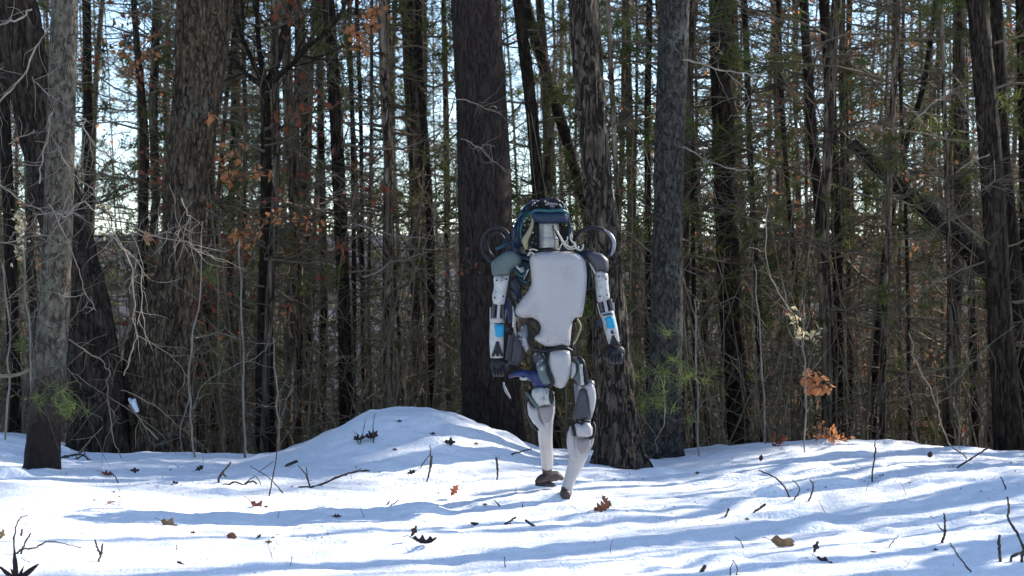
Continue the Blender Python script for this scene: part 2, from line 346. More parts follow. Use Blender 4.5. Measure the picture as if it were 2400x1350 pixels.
# ------------------------------------------------------------------ branches, needles, leaves
def unit(v): return v / (np.linalg.norm(v, axis=-1, keepdims=True) + 1e-9)
def wander(rng, S, D, L, k, jit, rise=0.0):
    """n wiggly paths: start S, direction D, length L"""
    n = len(S); P_ = np.zeros((n, k, 3)); P_[:, 0] = S
    d = D.copy()
    for j in range(1, k):
        d = unit(d + rng.normal(0, jit, (n, 3)) + np.array([0, 0, rise]))
        P_[:, j] = P_[:, j - 1] + d * (L / (k - 1))[:, None]
    return P_
def branch_system(rng, z0, z1, n, L, r0, elev=(-.15, .35), rise=.03, jit=.16, kids=7, kid2=2, spread=(0.3, .55), axis=None, low=1.0):
    """dead-branch system round a stem at the origin; returns mesh builder and all twig ends"""
    b = MB(); z = rng.uniform(z0, z1, n)
    z = np.round(z / .38) * .38 + rng.normal(0, .05, n)
    az = rng.uniform(0, 2 * np.pi, n); el = rng.uniform(*elev, n)
    D = np.stack([np.cos(az) * np.cos(el), np.sin(az) * np.cos(el), np.sin(el)], -1)
    S = np.zeros((n, 3)); S[:, 2] = z
    if axis is not None: S = axis(z)
    ln = L * rng.uniform(.35, 1.1, n)
    A = wander(rng, S, D, ln, 7, jit, rise)
    t = np.linspace(1, .25, 7)[None]
    b.add(*tubes(A, r0 * rng.uniform(.6, 1.2, n)[:, None] * t, 4))
    ends = [A[:, -1]]; allp = [A.reshape(-1, 3)]
    par = np.repeat(np.arange(n), kids); m = len(par)
    tt = rng.uniform(.2, 1, m) * 5.99; i = tt.astype(int); u = (tt - i)[:, None]
    S2 = A[par, i] * (1 - u) + A[par, i + 1] * u
    d0 = unit(A[par, i + 1] - A[par, i])
    side = unit(np.cross(d0, np.array([0, 0, 1.0]))) * rng.choice([-1, 1], m)[:, None]
    D2 = unit(d0 + side * rng.uniform(.5, 1.4, m)[:, None] + rng.normal(0, .25, (m, 3)))
    l2 = ln[par] * rng.uniform(*spread, m) * (1.15 - tt / 7)
    B = wander(rng, S2, D2, l2, 5, jit * 1.2, rise)
    b.add(*tubes(B, r0 * .38 * np.linspace(1, .4, 5)[None] * rng.uniform(.7, 1.1, m)[:, None], 3))
    ends.append(B[:, -1]); allp.append(B[:, 2:].reshape(-1, 3))
    if kid2:
        par = np.repeat(np.arange(m), kid2); q = len(par)
        i = rng.randint(1, 4, q); S3 = B[par, i]; d0 = unit(B[par, i + 1] - B[par, i])
        D3 = unit(d0 + rng.normal(0, .7, (q, 3)))
        C_ = wander(rng, S3, D3, l2[par] * rng.uniform(.3, .7, q), 4, jit * 1.4, rise)
        b.add(*tubes(C_, r0 * .22 * np.linspace(1, .5, 4)[None] * np.ones((q, 1)), 3))
        ends.append(C_[:, -1]); allp.append(C_[:, 1:].reshape(-1, 3))
    return b, np.concatenate(ends), np.concatenate(allp)
def needles(rng, pts, per, ln, wd, up=.2):
    n = len(pts) * per
    C_ = np.repeat(pts, per, 0)
    D = unit(rng.normal(0, 1, (n, 3)) + np.array([0, 0, up]))
    s = unit(np.cross(D, rng.normal(0, 1, (n, 3))))
    l = ln * rng.uniform(.6, 1.15, n)[:, None]
    C_ = C_ + rng.normal(0, ln * .12, (n, 3))
    V = np.stack([C_ - s * wd / 2, C_ + s * wd / 2, C_ + D * l], 1).reshape(-1, 3)
    return V, np.arange(3 * n).reshape(-1, 3)
def leaf_quads(rng, pts, per, size, spread, flat=0.0):
    """folded rhombic leaves, two facets each"""
    n = len(pts) * per
    C_ = np.repeat(pts, per, 0) + rng.normal(0, spread, (n, 3))
    D = unit(rng.normal(0, 1, (n, 3)) + np.array([0, 0, -.5])); s = unit(np.cross(D, rng.normal(0, 1, (n, 3)))); nn = np.cross(D, s)
    l = size * rng.uniform(.6, 1.2, n)[:, None]
    a = C_; c = C_ + D * l; e = C_ + D * l * .45 + s * l * .3 + nn * l * .12; f = C_ + D * l * .45 - s * l * .3 + nn * l * .12
    V = np.stack([a, e, c, f], 1).reshape(-1, 3)
    i = np.arange(n)[:, None] * 4
    return V, np.concatenate([i + np.array([[0, 1, 2]]), i + np.array([[0, 2, 3]])])

# shared variants -------------------------------------------------
DEAD = []; NEED = []; CROWN = []; CROWNB = []; POLE = []; RED = []
for k in range(7):
    rng = np.random.RandomState(100 + k)
    b, ends, ap = branch_system(rng, .5, 11, [52, 66, 40, 58, 50, 62, 56][k], [1.5, 1.2, 1.9, 1.4, 1.7, 1.1, 1.5][k], .011, (-.25, .45), .02, .15, 10, 2)
    DEAD.append(b.mesh('dead_branches', M['twig']))
    if k < 4:
        sel = ends[rng.rand(len(ends)) < [.32, .22, .42, .3][k]]
        nb = MB(); nb.add(*needles(rng, sel, 13, .13, .011)); NEED.append(nb.mesh('needles', M['needle']))
    if k in (4, 5):
        sel = ends[rng.rand(len(ends)) < .25]
        lb = MB(); lb.add(*leaf_quads(rng, sel, 2, .075, .05)); RED.append(lb.mesh('leaves', [M['orange_leaf'], M['red_leaf']][k - 4]))
for k in range(3):
    rng = np.random.RandomState(200 + k)
    b, ends, ap = branch_system(rng, 9, 16.5, 46, 2.6, .03, (-.1, .6), .05, .14, 6, 2)
    CROWNB.append(b.mesh('crown_branches', M['twig']))
    nb = MB(); nb.add(*needles(rng, ends[rng.rand(len(ends)) < .85], 15, .34, .04)); CROWN.append(nb.mesh('crown', M['needle']))
for k in range(5):
    rng = np.random.RandomState(300 + k)
    n = 26; z = np.linspace(-1.5, 16.5, n)
    x = np.cumsum(rng.normal(0, .028, n)); y = np.cumsum(rng.normal(0, .028, n)); i0 = 3
    x -= x[i0]; y -= y[i0]
    pth = np.stack([x, y, z], -1)[None]
    r = (1.0 - .62 * np.clip(z / 17, 0, 1)) * rng.uniform(.93, 1.07, n)
    b = MB(); b.add(*tubes(pth, r[None] * .05, 9)); POLE.append(b.mesh('trunk', M['pole']))

def add_child(name, me, root, rz=0, sc_=(1, 1, 1)):
    c = bpy.data.objects.new(name, me); COL.objects.link(c); c.parent = root
    c.rotation_euler = (0, 0, rz); c.scale = sc_
    return c

# ------------------------------------------------------------------ main trees
def trunk_mesh(name, pts, radii, material, sides=40, rows=260, amp=.1, fa=10, fz=3.5, seed=0, fine=.3, flare=0.0):
    """bark in relief round a bent stem"""
    n = len(pts)
    fine_p = smooth_path(pts, 900); fine_r = np.interp(np.linspace(0, n - 1, 900), np.arange(n), radii)
    arc = np.concatenate([[0], np.cumsum(np.linalg.norm(np.diff(fine_p, axis=0), axis=1))])
    wgt = np.where(fine_p[:, 2] < 4.4, 1.0, .12); wa = np.concatenate([[0], np.cumsum(np.diff(arc) * wgt[1:])])
    q = np.interp(np.linspace(0, wa[-1], rows), wa, np.arange(900)); 
    path = np.stack([np.interp(q, np.arange(900), fine_p[:, c]) for c in range(3)], 1); rr = np.interp(q, np.arange(900), fine_r)
    path = np.stack([np.convolve(np.pad(path[:, c], 3, 'edge'), np.ones(7) / 7, 'valid') for c in range(3)], 1)
    T = unit(np.gradient(path, axis=0)); U = unit(np.cross(T, np.array([0, 1.0, 0.02]))); V = np.cross(T, U)
    a = np.arange(sides) / sides
    s = np.concatenate([[0], np.cumsum(np.linalg.norm(np.diff(path, axis=0), axis=1))])
    A, S = np.meshgrid(a, s)
    warp = vnoise(A * 5 + seed, S * 2.1 + seed) * 1.2 * 0
    n1 = vnoise(A * fa, S * fz + seed * 3.7, px=fa); n2 = vnoise(A * fa * 2, S * fz * 2.3 + seed * 5.1 + 40, px=fa * 2); n3 = vnoise(A * 4, S * 1.1 + seed, px=4)
    ridge = (1 - np.abs(2 * n1 - 1)) * .65 + (1 - np.abs(2 * n2 - 1)) * fine
    rad = rr[:, None] * (1 + amp * (ridge - .74) * 2 + .09 * (n3 - .5))
    if flare:
        h = S[..., :] ; rad = rad * (1 + flare * np.exp(-np.maximum(h - .33, 0) / .11) * (1 + .7 * np.sin(A * 2 * np.pi * 4 + seed)))
    W = path[:, None, :] + rad[..., None] * (U[:, None] * np.cos(A * 2 * np.pi)[..., None] + V[:, None] * np.sin(A * 2 * np.pi)[..., None])
    i = np.arange(rows * sides).reshape(rows, sides); Aq = i[:-1]; Bq = np.roll(Aq, -1, 1); Dq = i[1:]; Cq = np.roll(Dq, -1, 1)
    b = MB(); b.add(W, np.stack([Aq, Bq, Cq, Dq], -1).reshape(-1, 4))
    return b.mesh(name, material)

def tree(name, label, pix, Y, material, rows=160, sides=28, amp=.07, fa=10, fz=3.5, seed=1, dead=None, dsc=1.0, needle=None, flare=0, top=14.0, cat='tree', group=None, crown=None, foot=True, red=None, lean=0):
    """pix = list of (px, py, width_px) from the foot upwards; carried on above the frame"""
    pts = []; rad = []
    x0, y0, w0 = pix[0]
    for k, (px, py, wd) in enumerate(pix):
        pts.append(np.array(P(px, py, Y + lean * k / max(1, len(pix) - 1)))); rad.append(wd / 2 / F * Y)
    base = pts[0].copy()
    gz = float(ground(base[0], base[1]))
    if foot:
        d = pts[0] - pts[1]; d = d / abs(d[2]) if abs(d[2]) > 1e-3 else np.array([0, 0, -1])
        k = max(.35, base[2] - gz + .3)
        pts.insert(0, base + d * k * np.array([.6, .6, 1])); rad.insert(0, rad[0] * 1.08)
    d = unit(pts[-1] - pts[-2]); 
    while pts[-1][2] < top:
        d = unit(d * .75 + np.array([0, 0, .25])); pts.append(pts[-1] + d * 1.8); rad.append(rad[-1] * .9)
    loc = Vector((pts[0][0], pts[0][1], gz))
    root = empty(name, loc, label, cat, group)
    obj('trunk', trunk_mesh('trunk', pts, rad, material, sides, rows, amp, fa, fz, seed, flare=flare), root)
    if dead is not None:
        bx = P(pix[len(pix) // 2][0], 675, Y)
        c = add_child('branches', DEAD[dead], root, seed * 1.3, (dsc, dsc, 1)); c.location = (bx.x - loc.x, 0, 0)
        if needle is not None:
            c = add_child('needles', NEED[needle], root, seed * 1.3, (dsc, dsc, 1)); c.location = (bx.x - loc.x, 0, 0)
        if red is not None:
            c = add_child('leaves', RED[red], root, seed * 1.3, (dsc, dsc, 1)); c.location = (bx.x - loc.x, 0, 0)
    if crown is not None:
        add_child('crown_branches', CROWNB[crown], root, seed)
    return root

TR = {}
t_ = tree('grey_tree', 'slim grey lichen-spotted tree standing in the snow at the left, brown at its foot', [(97, 1122, 78), (108, 950, 74), (124, 760, 72), (136, 520, 68), (142, 300, 66), (150, 60, 64), (155, -60, 60)], 10.6, M['bark_lichen'], 420, 84, .05, 20, 12, 3, flare=.3)
tree('dark_tree', 'broad dark rough tree leaning behind the slim grey tree at the left', [(232, 1060, 150), (222, 900, 130), (195, 700, 118), (130, 450, 112), (85, 250, 108), (45, 50, 104), (25, -60, 100)], 13.2, M['bark_dark'], 360, 96, .13, 20, 4, 5, crown=0)
tree('leaning_oak', 'thick furrowed oak curving up and to the right from a wide dark foot', [(362, 1070, 164), (363, 900, 156), (371, 820, 152), (388, 740, 130), (408, 670, 106), (424, 600, 90), (434, 480, 96), (454, 300, 106), (470, 130, 118), (481, -60, 128)], 13.4, M['bark_rough'], 440, 128, .12, 26, 6, 8, flare=.1, crown=1)
tree('pine_tree', 'widest dark smooth-barked pine standing behind the robot\'s left-hand shoulder in the picture', [(1160, 1060, 150), (1153, 950, 142), (1142, 700, 132), (1135, 450, 128), (1128, 250, 120), (1115, 0, 112), (1112, -60, 110)], 14.0, M['bark_pine'], 400, 120, .035, 34, 5, 11, crown=2)
tree('shaggy_tree', 'shaggy furrowed tree directly behind the robot with a flared foot in the snow', [(1452, 1085, 106), (1447, 980, 96), (1436, 830, 84), (1425, 680, 74), (1405, 480, 68), (1385, 250, 68), (1372, 60, 72), (1366, -60, 72)], 12.15, M['bark_shaggy'], 480, 96, .2, 14, 6.0, 14, flare=.28, crown=0)
tree('blue_grey_tree', 'straight blue-grey tree with fine scaly bark, right of the shaggy tree', [(1553, 1078, 86), (1558, 950, 80), (1563, 750, 76), (1566, 450, 72), (1575, 200, 72), (1582, -60, 70)], 12.9, M['bark_grey'], 380, 80, .07, 22, 13, 17, flare=.4, crown=1)
tree('dark_tree', 'dark knotty tree right of the blue-grey tree, leaning a little left as it rises', [(1738, 1060, 66), (1728, 900, 58), (1712, 700, 56), (1700, 450, 54), (1695, 250, 56), (1692, -60, 58)], 16.5, M['bark_dark'], 240, 36, .1, 10, 4, 19, dead=0, dsc=.8, crown=2)
tree('dark_tree', 'thick dark tree with a pale stripe near the right edge of the picture', [(2368, 1060, 76), (2355, 900, 66), (2342, 700, 60), (2330, 480, 54), (2312, 250, 52), (2288, 0, 50), (2284, -60, 50)], 14.2, M['bark_dark'], 240, 40, .12, 10, 4, 21, dead=3, dsc=.7, crown=0)
tree('dark_tree', 'dark trunk touching the right side of the thick striped tree at the right edge', [(2402, 1055, 40), (2392, 800, 36), (2372, 560, 32), (2352, 350, 30), (2340, 100, 30), (2332, -60, 28)], 15.4, M['bark_dark'], 180, 28, .1, 10, 4, 23)
tree('dark_tree', 'dark trunk cut off by the right edge of the picture', [(2412, 1050, 38), (2408, 600, 34), (2400, 200, 30), (2392, -60, 28)], 17.5, M['bark_dark'], 140, 24, .1, 8, 4, 24, dead=1)
K = [ # label, [(px,py,w)...], Y, material, dead, needle
 ('straight dark pole between the slim grey tree and the leaning oak', [(214, 1050, 26), (208, 500, 23), (203, 0, 21)], 17.5, 'bark_pine', 1, 0),
 ('black crooked sapling just left of the leaning oak with low forks', [(338, 1060, 22), (334, 640, 24), (338, 330, 23), (326, 160, 17), (312, -20, 14)], 16.2, 'bark_dark', 2, None),
 ('reddish pole at the left edge of the picture', [(34, 1040, 34), (28, 700, 30), (12, 300, 28), (2, 0, 26)], 15.5, 'bark_pine', 4, None),
 ('pale-edged pole close behind the leaning oak\'s right side', [(500, 1050, 14), (500, 700, 13), (520, 350, 11), (556, 0, 10)], 18.0, 'pole', 5, None),
 ('thin pole left of the forked tree, lit on its right edge', [(574, 1060, 10), (570, 700, 10), (575, 300, 11), (566, 0, 10)], 17.0, 'pole', None, None),
 ('grey-brown tree with a bright sunlit right edge, between forked tree and big pine', [(812, 1050, 34), (808, 800, 32), (798, 500, 33), (784, 220, 32), (768, -20, 30)], 16.0, 'bark_dark', 0, None),
 ('first of two thin dark poles just right of the sunlit-edged medium tree', [(828, 1050, 13), (830, 700, 12), (826, 300, 11), (818, 0, 10)], 17.0, 'bark_pine', None, None),
 ('second of two thin dark poles just right of the sunlit-edged medium tree', [(852, 1050, 12), (850, 700, 11), (846, 300, 10), (836, 0, 10)], 17.5, 'bark_pine', 3, None),
 ('hair-thin bent pole between the two thin poles and the double poles', [(948, 1000, 9), (935, 780, 9), (922, 560, 8), (905, 200, 8), (902, 0, 8)], 16.8, 'pole', None, None),
 ('left one of the double poles beside the big pine', [(990, 1000, 15), (985, 700, 17), (975, 350, 18), (960, 0, 17)], 18.5, 'bark_dark', 2, 2),
 ('right one of the double poles beside the big pine', [(1012, 1000, 20), (1012, 700, 20), (1002, 400, 19), (985, 180, 16), (982, 0, 15)], 17.2, 'bark_pine', 1, None),
 ('thin pale pole between the double poles and the big pine', [(1054, 1000, 15), (1050, 700, 14), (1046, 300, 15), (1040, 0, 13)], 19.5, 'pole', None, None),
 ('green-stained trunk above the robot\'s head with a sunlit right edge', [(1300, 1060, 34), (1285, 800, 32), (1262, 450, 30), (1245, 250, 30), (1216, 0, 30)], 16.5, 'bark_dark', 5, 1),
 ('blurred brown trunk leaning left to right behind the shaggy tree', [(1392, 1040, 24), (1380, 560, 24), (1340, 370, 26), (1290, 200, 28), (1235, 20, 28)], 18.5, 'bark_pine', None, None),
 ('slim pole hugging the right side of the shaggy tree', [(1462, 900, 12), (1448, 500, 12), (1434, 200, 13), (1425, 0, 12)], 15.5, 'pole', 3, 3),
 ('slim dark pole just left of the blue-grey tree', [(1524, 1040, 18), (1520, 700, 17), (1518, 300, 16), (1522, 0, 15)], 17.0, 'bark_dark', None, None),
 ('slim black pole just right of the blue-grey tree', [(1630, 1040, 11), (1626, 700, 10), (1622, 300, 10), (1614, 0, 9)], 16.2, 'bark_dark', 4, None),
 ('pole nearest to the dark knotty tree on its right', [(1790, 1040, 17), (1776, 700, 17), (1762, 450, 15), (1745, 0, 15)], 17.6, 'bark_dark', 6, None),
 ('thin leaning pole between the knotty tree and the reddish pair', [(1886, 1030, 12), (1862, 640, 13), (1836, 300, 12), (1824, 0, 11)], 18.2, 'bark_dark', 2, 1),
 ('left trunk of the reddish pair, with a sunlit right edge', [(1952, 1030, 27), (1938, 700, 26), (1912, 400, 25), (1896, 200, 24), (1884, 0, 22)], 16.4, 'bark_pine', 0, None),
 ('right trunk of the reddish pair', [(1974, 1030, 28), (1966, 700, 27), (1956, 400, 26), (1942, 150, 27), (1930, 0, 26)], 17.4, 'bark_pine', 5, None),
 ('thin black pole just right of the reddish pair', [(1996, 1030, 14), (1990, 700, 14), (1984, 300, 13), (1972, 0, 12)], 18.8, 'bark_dark', 3, None),
 ('crooked dark tree leaning right as it rises, left of the fallen log', [(2046, 1030, 18), (2056, 800, 17), (2080, 560, 16), (2112, 380, 17), (2160, 220, 14), (2186, 60, 12)], 17.0, 'bark_dark', 6, 0),
 ('hair-thin pole between the crooked dark tree and the pale-edged one', [(2132, 1030, 9), (2126, 600, 9), (2112, 250, 8), (2102, 0, 8)], 16.6, 'bark_dark', None, None),
 ('thin pole with a long pale edge crossing the fallen log', [(2232, 1030, 12), (2226, 700, 11), (2216, 350, 11), (2206, 0, 10)], 15.2, 'pole', 1, 2),
 ('slim pole between the pale-edged pole and the striped dark tree', [(2284, 1040, 22), (2278, 700, 20), (2264, 300, 16), (2258, 0, 15)], 19.0, 'bark_pine', 4, 3),
 ('thin mossy pole in the gap between leaning oak and forked tree', [(540, 1055, 18), (538, 750, 17), (545, 400, 15), (552, 0, 13)], 20.5, 'bark_dark', 6, 1),
 ('brown pole between the forked tree and the medium tree, nearer the forked tree', [(664, 1040, 14), (678, 700, 12), (690, 300, 11), (700, 0, 10)], 21, 'bark_dark', 0, None),
 ('brown pole between the forked tree and the medium tree, nearer the medium tree', [(752, 1030, 22), (760, 700, 16), (752, 300, 15), (745, 0, 14)], 20, 'bark_pine', 2, 0),
]
MATS = M
for i, (lab, pix, Y, mt, dd, nd) in enumerate(K):
    tree('slim_tree', lab, pix, Y, M[mt], 130, 18, .07, 8, 4, 30 + i, dead=dd, dsc=.85, needle=nd, top=15, crown=(i % 3) if i % 2 else None, group='slim trees at the edge of the woods')

# forked tree with spreading limbs
def forked_tree():
    Y = 15.6
    pix = [(622, 1060, 50), (620, 850, 42), (624, 600, 33), (624, 400, 28), (622, 200, 22)]
    pts = [np.array(P(a, b, Y)) for a, b, c in pix]; rad = [c / 2 / F * Y for a, b, c in pix]
    pts.insert(0, pts[0] + np.array([0, 0, -.7])); rad.insert(0, rad[0] * 1.1)
    gz = float(ground(pts[0][0], Y)); root = empty('forked_tree', (pts[0][0], Y, gz), 'tree whose single stem splits into five spreading limbs near the top left of the picture', 'tree')
    obj('trunk', trunk_mesh('trunk', pts, rad, M['bark_dark'], 30, 240, .09, 9, 4, 4), root)
    limbs = [[(622, 205, 16, 0), (585, 180, 13, .1), (555, 150, 11, .2), (530, 120, 9, .3), (490, 60, 7, .4), (460, -40, 6, .5)],
             [(620, 203, 15, 0), (600, 160, 13, -.1), (582, 120, 11, -.3), (560, 60, 9, -.4), (545, -60, 8, -.5)],
             [(624, 205, 17, 0), (608, 120, 13, .2), (603, 40, 12, .4), (600, -80, 10, .6)],
             [(624, 202, 22, 0), (648, 150, 19, 0), (664, 80, 17, .1), (682, 0, 15, .2), (695, -90, 14, .3)],
             [(626, 208, 17, 0), (652, 178, 14, -.2), (690, 145, 12, -.4), (722, 108, 11, -.6), (752, 85, 9, -.8), (800, 30, 7, -1), (830, -60, 6, -1.2)]]
    rng = np.random.RandomState(5)
    for l in limbs:
        p = smooth_path([np.array(P(a, b, Y + d)) for a, b, c, d in l], 16); r = np.interp(np.linspace(0, 1, 16), np.linspace(0, 1, len(l)), [c / 2 / F * Y for a, b, c, d in l])
        b_ = MB(); b_.add(*tubes(p[None], r[None], 8))
        n = 14; ii = rng.randint(4, 15, n)
        tw = wander(rng, p[ii], unit(unit(p[ii] - p[ii - 1]) + rng.normal(0, .7, (n, 3))), rng.uniform(.3, .9, n), 6, .2, .05)
        b_.add(*tubes(tw, np.linspace(.007, .002, 6)[None] * np.ones((n, 1)), 3))
        obj('limb', b_.mesh('limb', M['bark_dark']), root)
    b_ = MB(); n = 34; z = rng.uniform(.6, 2.9, n); az = rng.uniform(0, 6.28, n)
    tw = wander(rng, np.stack([np.full(n, pts[2][0]), np.full(n, Y), z], -1), np.stack([np.cos(az), np.sin(az), rng.uniform(-.2, .4, n)], -1), rng.uniform(.4, 1.4, n), 8, .18, .02)
    b_.add(*tubes(tw, np.linspace(.009, .002, 8)[None] * np.ones((n, 1)), 4))
    obj('side_twigs', b_.mesh('side_twigs', M['twig']), root)
forked_tree()

# long log propped across the trees at the right
def log():
    a = np.array(P(1990, 330, 16.3)); b = np.array(P(2120, 450, 16.2)); c = np.array(P(2230, 545, 16.0)); d = np.array(P(2340, 655, 15.8)); e = np.array(P(2480, 810, 15.5)); f_ = np.array(P(2700, 1060, 15.2))
    root = empty('fallen_log', (float(f_[0]), float(f_[1]), float(ground(f_[0], f_[1]))), 'dead mossy log leaning down to the right, left of the striped dark tree', 'log')
    r = np.array([14, 18, 22, 26, 30, 34]) / F * 16
    obj('trunk', trunk_mesh('trunk', [a, b, c, d, e, f_], r, M['bark_dark'], 24, 120, .08, 8, 4, 3), root)
    rng = np.random.RandomState(12); n = 26; p = smooth_path([a, b, c, d], n)
    tw = wander(rng, p, unit(rng.normal(0, 1, (n, 3)) + np.array([0, 0, .3])), rng.uniform(.3, 1.0, n), 6, .15)
    m = MB(); m.add(*tubes(tw, np.linspace(.009, .002, 6)[None] * np.ones((n, 1)), 4)); obj('branches', m.mesh('branches', M['twig']), root)
log()

# ------------------------------------------------------------------ filler trees of the wood
LM = [(-200, ''), (105, 'grey tree'), (410, 'leaning oak'), (622, 'forked tree'), (800, 'sunlit-edged tree'), (1140, 'big pine'),
      (1425, 'shaggy tree'), (1565, 'blue-grey tree'), (1712, 'knotty tree'), (1950, 'reddish pair'), (2340, 'striped dark tree'), (2600, '')]
def where(px):
    for a, b in zip(LM[:-1], LM[1:]):
        if a[0] <= px < b[0]:
            if not a[1]: return 'left of the slim grey tree'
            if not b[1]: return 'right of the striped dark tree'
            return 'between %s and %s' % (a[1], b[1])
    return ''
rnd = random.Random(42)
def pole_tree(x, y, r, kind, lab, group, v=None, crown=True, hs=1.0):
    root = empty('pole_tree', (x, y, float(ground(x, y))), lab, 'tree', group)
    s = r / .05
    tr = add_child('trunk', POLE[rnd.randrange(5)], root, rnd.uniform(0, 6.28), (s, s, hs))
    tr.rotation_euler = (rnd.gauss(0, .025), rnd.gauss(0, .03), rnd.uniform(0, 6.28))
    k = rnd.randrange(7) if v is None else v; rz = rnd.uniform(0, 6.28)
    ds = rnd.uniform(.8, 1.25)
    if kind != 'bare':
        add_child('branches', DEAD[k], root, rz, (ds, ds, hs))
    if kind == 'green' and k < 4: add_child('needles', NEED[k], root, rz, (ds, ds, hs))
    if kind == 'red' and k in (4, 5): add_child('leaves', RED[k - 4], root, rz, (ds, ds, hs))
    if crown:
        q = rnd.randrange(3); rz = rnd.uniform(0, 6.28)
        add_child('crown', CROWN[q], root, rz, (1, 1, hs)) if rnd.random() < .5 else None; add_child('crown_branches', CROWNB[q], root, rz, (1, 1, hs))
    return root
placed = []; spec = []
while len(spec) < 165:
    y = 15.5 + 34 * rnd.random() ** 1.1
    px = rnd.uniform(-160, 2560)
    x = (px - 1200) / F * y
    if any((x - a) ** 2 + (y - b) ** 2 < .35 ** 2 for a, b in placed): continue
    if y < 36 and any(a < px < b for a, b in ((352, 420), (250, 285), (512, 552), (1020, 1062), (1188, 1205), (1325, 1345), (1600, 1625))): continue
    placed.append((x, y))
    g = rnd.random(); kind = 'green' if g < .42 else ('red' if g < .55 else 'dead')
    spec.append((px, y, x, kind))
spec.sort()
ORD = ['first', 'second', 'third', 'fourth', 'fifth', 'sixth', 'seventh', 'eighth', 'ninth', 'tenth', 'eleventh', 'twelfth']
seen = {}
for px, y, x, kind in spec:
    v = rnd.randrange(4) if kind == 'green' else (rnd.choice((4, 5)) if kind == 'red' else rnd.randrange(7))
    kn = {'green': 'slim green pine', 'red': 'slim rust-leaved pole', 'dead': 'slim bare pole'}[kind]
    if y < 30 and 0 < px < 2400:
        key = (kind, where(px)); k = seen.get(key, 0); seen[key] = k + 1
        lab = '%s %s from the left %s' % (ORD[min(k, 11)], kn, where(px))
    elif 0 < px < 2400: lab = '%s far back %s' % (kn, where(px))
    else: lab = '%s in the wood outside the %s edge of the picture' % (kn, 'left' if px < 0 else 'right')
    pole_tree(x, y, rnd.choice((.018, .022, .028, .035, .045, .06)), kind, lab, lab if (y >= 30 or not 0 < px < 2400) else 'nearer pole trees of the wood', v, crown=rnd.random() < .08, hs=rnd.uniform(.9, 1.15))
# trees outside the right edge: they throw the long streaks across the snow
def caster(px, py, t, r, end, kind='bare'):
    """end: how far (m) past the target point the shadow runs on to the left"""
    p = hit(px, py); x = p.x + math.sin(SUN_AZ) * t; y = p.y + math.cos(SUN_AZ) * t
    hs = (t + end) * math.tan(SUN_EL) / 16.5
    pole_tree(x, y, r, kind, 'slim trunk standing outside the right edge, throwing its shadow across the snow', 'trunks outside the right edge', crown=False, hs=hs).children[0].rotation_euler = (rnd.gauss(0, .05), rnd.gauss(0, .07), rnd.uniform(0, 6))
for ci, c in enumerate([(700, 1300, 9.5, .13, 12), (300, 1262, 9.0, .05, 12), (1150, 1296, 8.5, .10, 9), (1200, 1225, 7.0, .14, .8), (1000, 1145, 8.5, .17, .6), (2000, 1092, 6.5, .13, 2.2), (2050, 1066, 7.5, .14, 2),
          (2050, 1205, 5.0, .07, 1.8), (2100, 1165, 5.6, .09, 2.2), (2100, 1280, 5.0, .17, 2.4), (2150, 1325, 5.5, .22, 3.2), (1900, 1348, 6.5, .12, 2.0), (1600, 1150, 5.5, .11, .5),
          (1000, 1085, 10.5, .06, .5), (500, 1082, 11, .13, 1.0), (2300, 1238, 5, .06, 1.5),
          (2250, 1140, 5.2, .03, 1.8), (1650, 1185, 7.0, .03, 1.0), (1500, 1250, 7.4, .04, 1.4),
          (1300, 1330, 8.2, .05, 1.6), (1100, 1120, 8.8, .04, 1.0), (800, 1110, 9.6, .05, 1.0), (1750, 1305, 6.6, .05, 1.6), (1250, 1180, 7.4, .035, .8), (2300, 1180, 5.6, .03, 2.4), (450, 1310, 10, .05, 3)]):
    caster(*c, kind='bare' if ci % 3 == 0 else 'dead')
# trees to the right of the view that keep the wood itself in shade
for i in range(10):
    x = rnd.uniform(7, 38); y = 14.6 + .62 * (x - 1) + 26 * rnd.random() ** 1.3
    if abs(x) < .29 * y: continue
    pole_tree(x, y, rnd.choice((.06, .09, .13)), 'green', 'evergreen pole tree standing in the wood beyond the right side of the picture', 'evergreens beyond the right side of the picture', rnd.randrange(4), True)

# the wood goes on behind the viewer and to the left of the clearing
for i in range(46):
    if i < 30: x = rnd.uniform(-17, 15); y = rnd.uniform(-26, -4)
    else: x = rnd.uniform(-22, -6.5); y = rnd.uniform(-4, 14)
    pole_tree(x, y, rnd.choice((.08, .12, .16)), 'green', 'evergreen standing in the wood behind the viewer or left of the clearing', 'evergreens round the clearing', rnd.randrange(4), True)

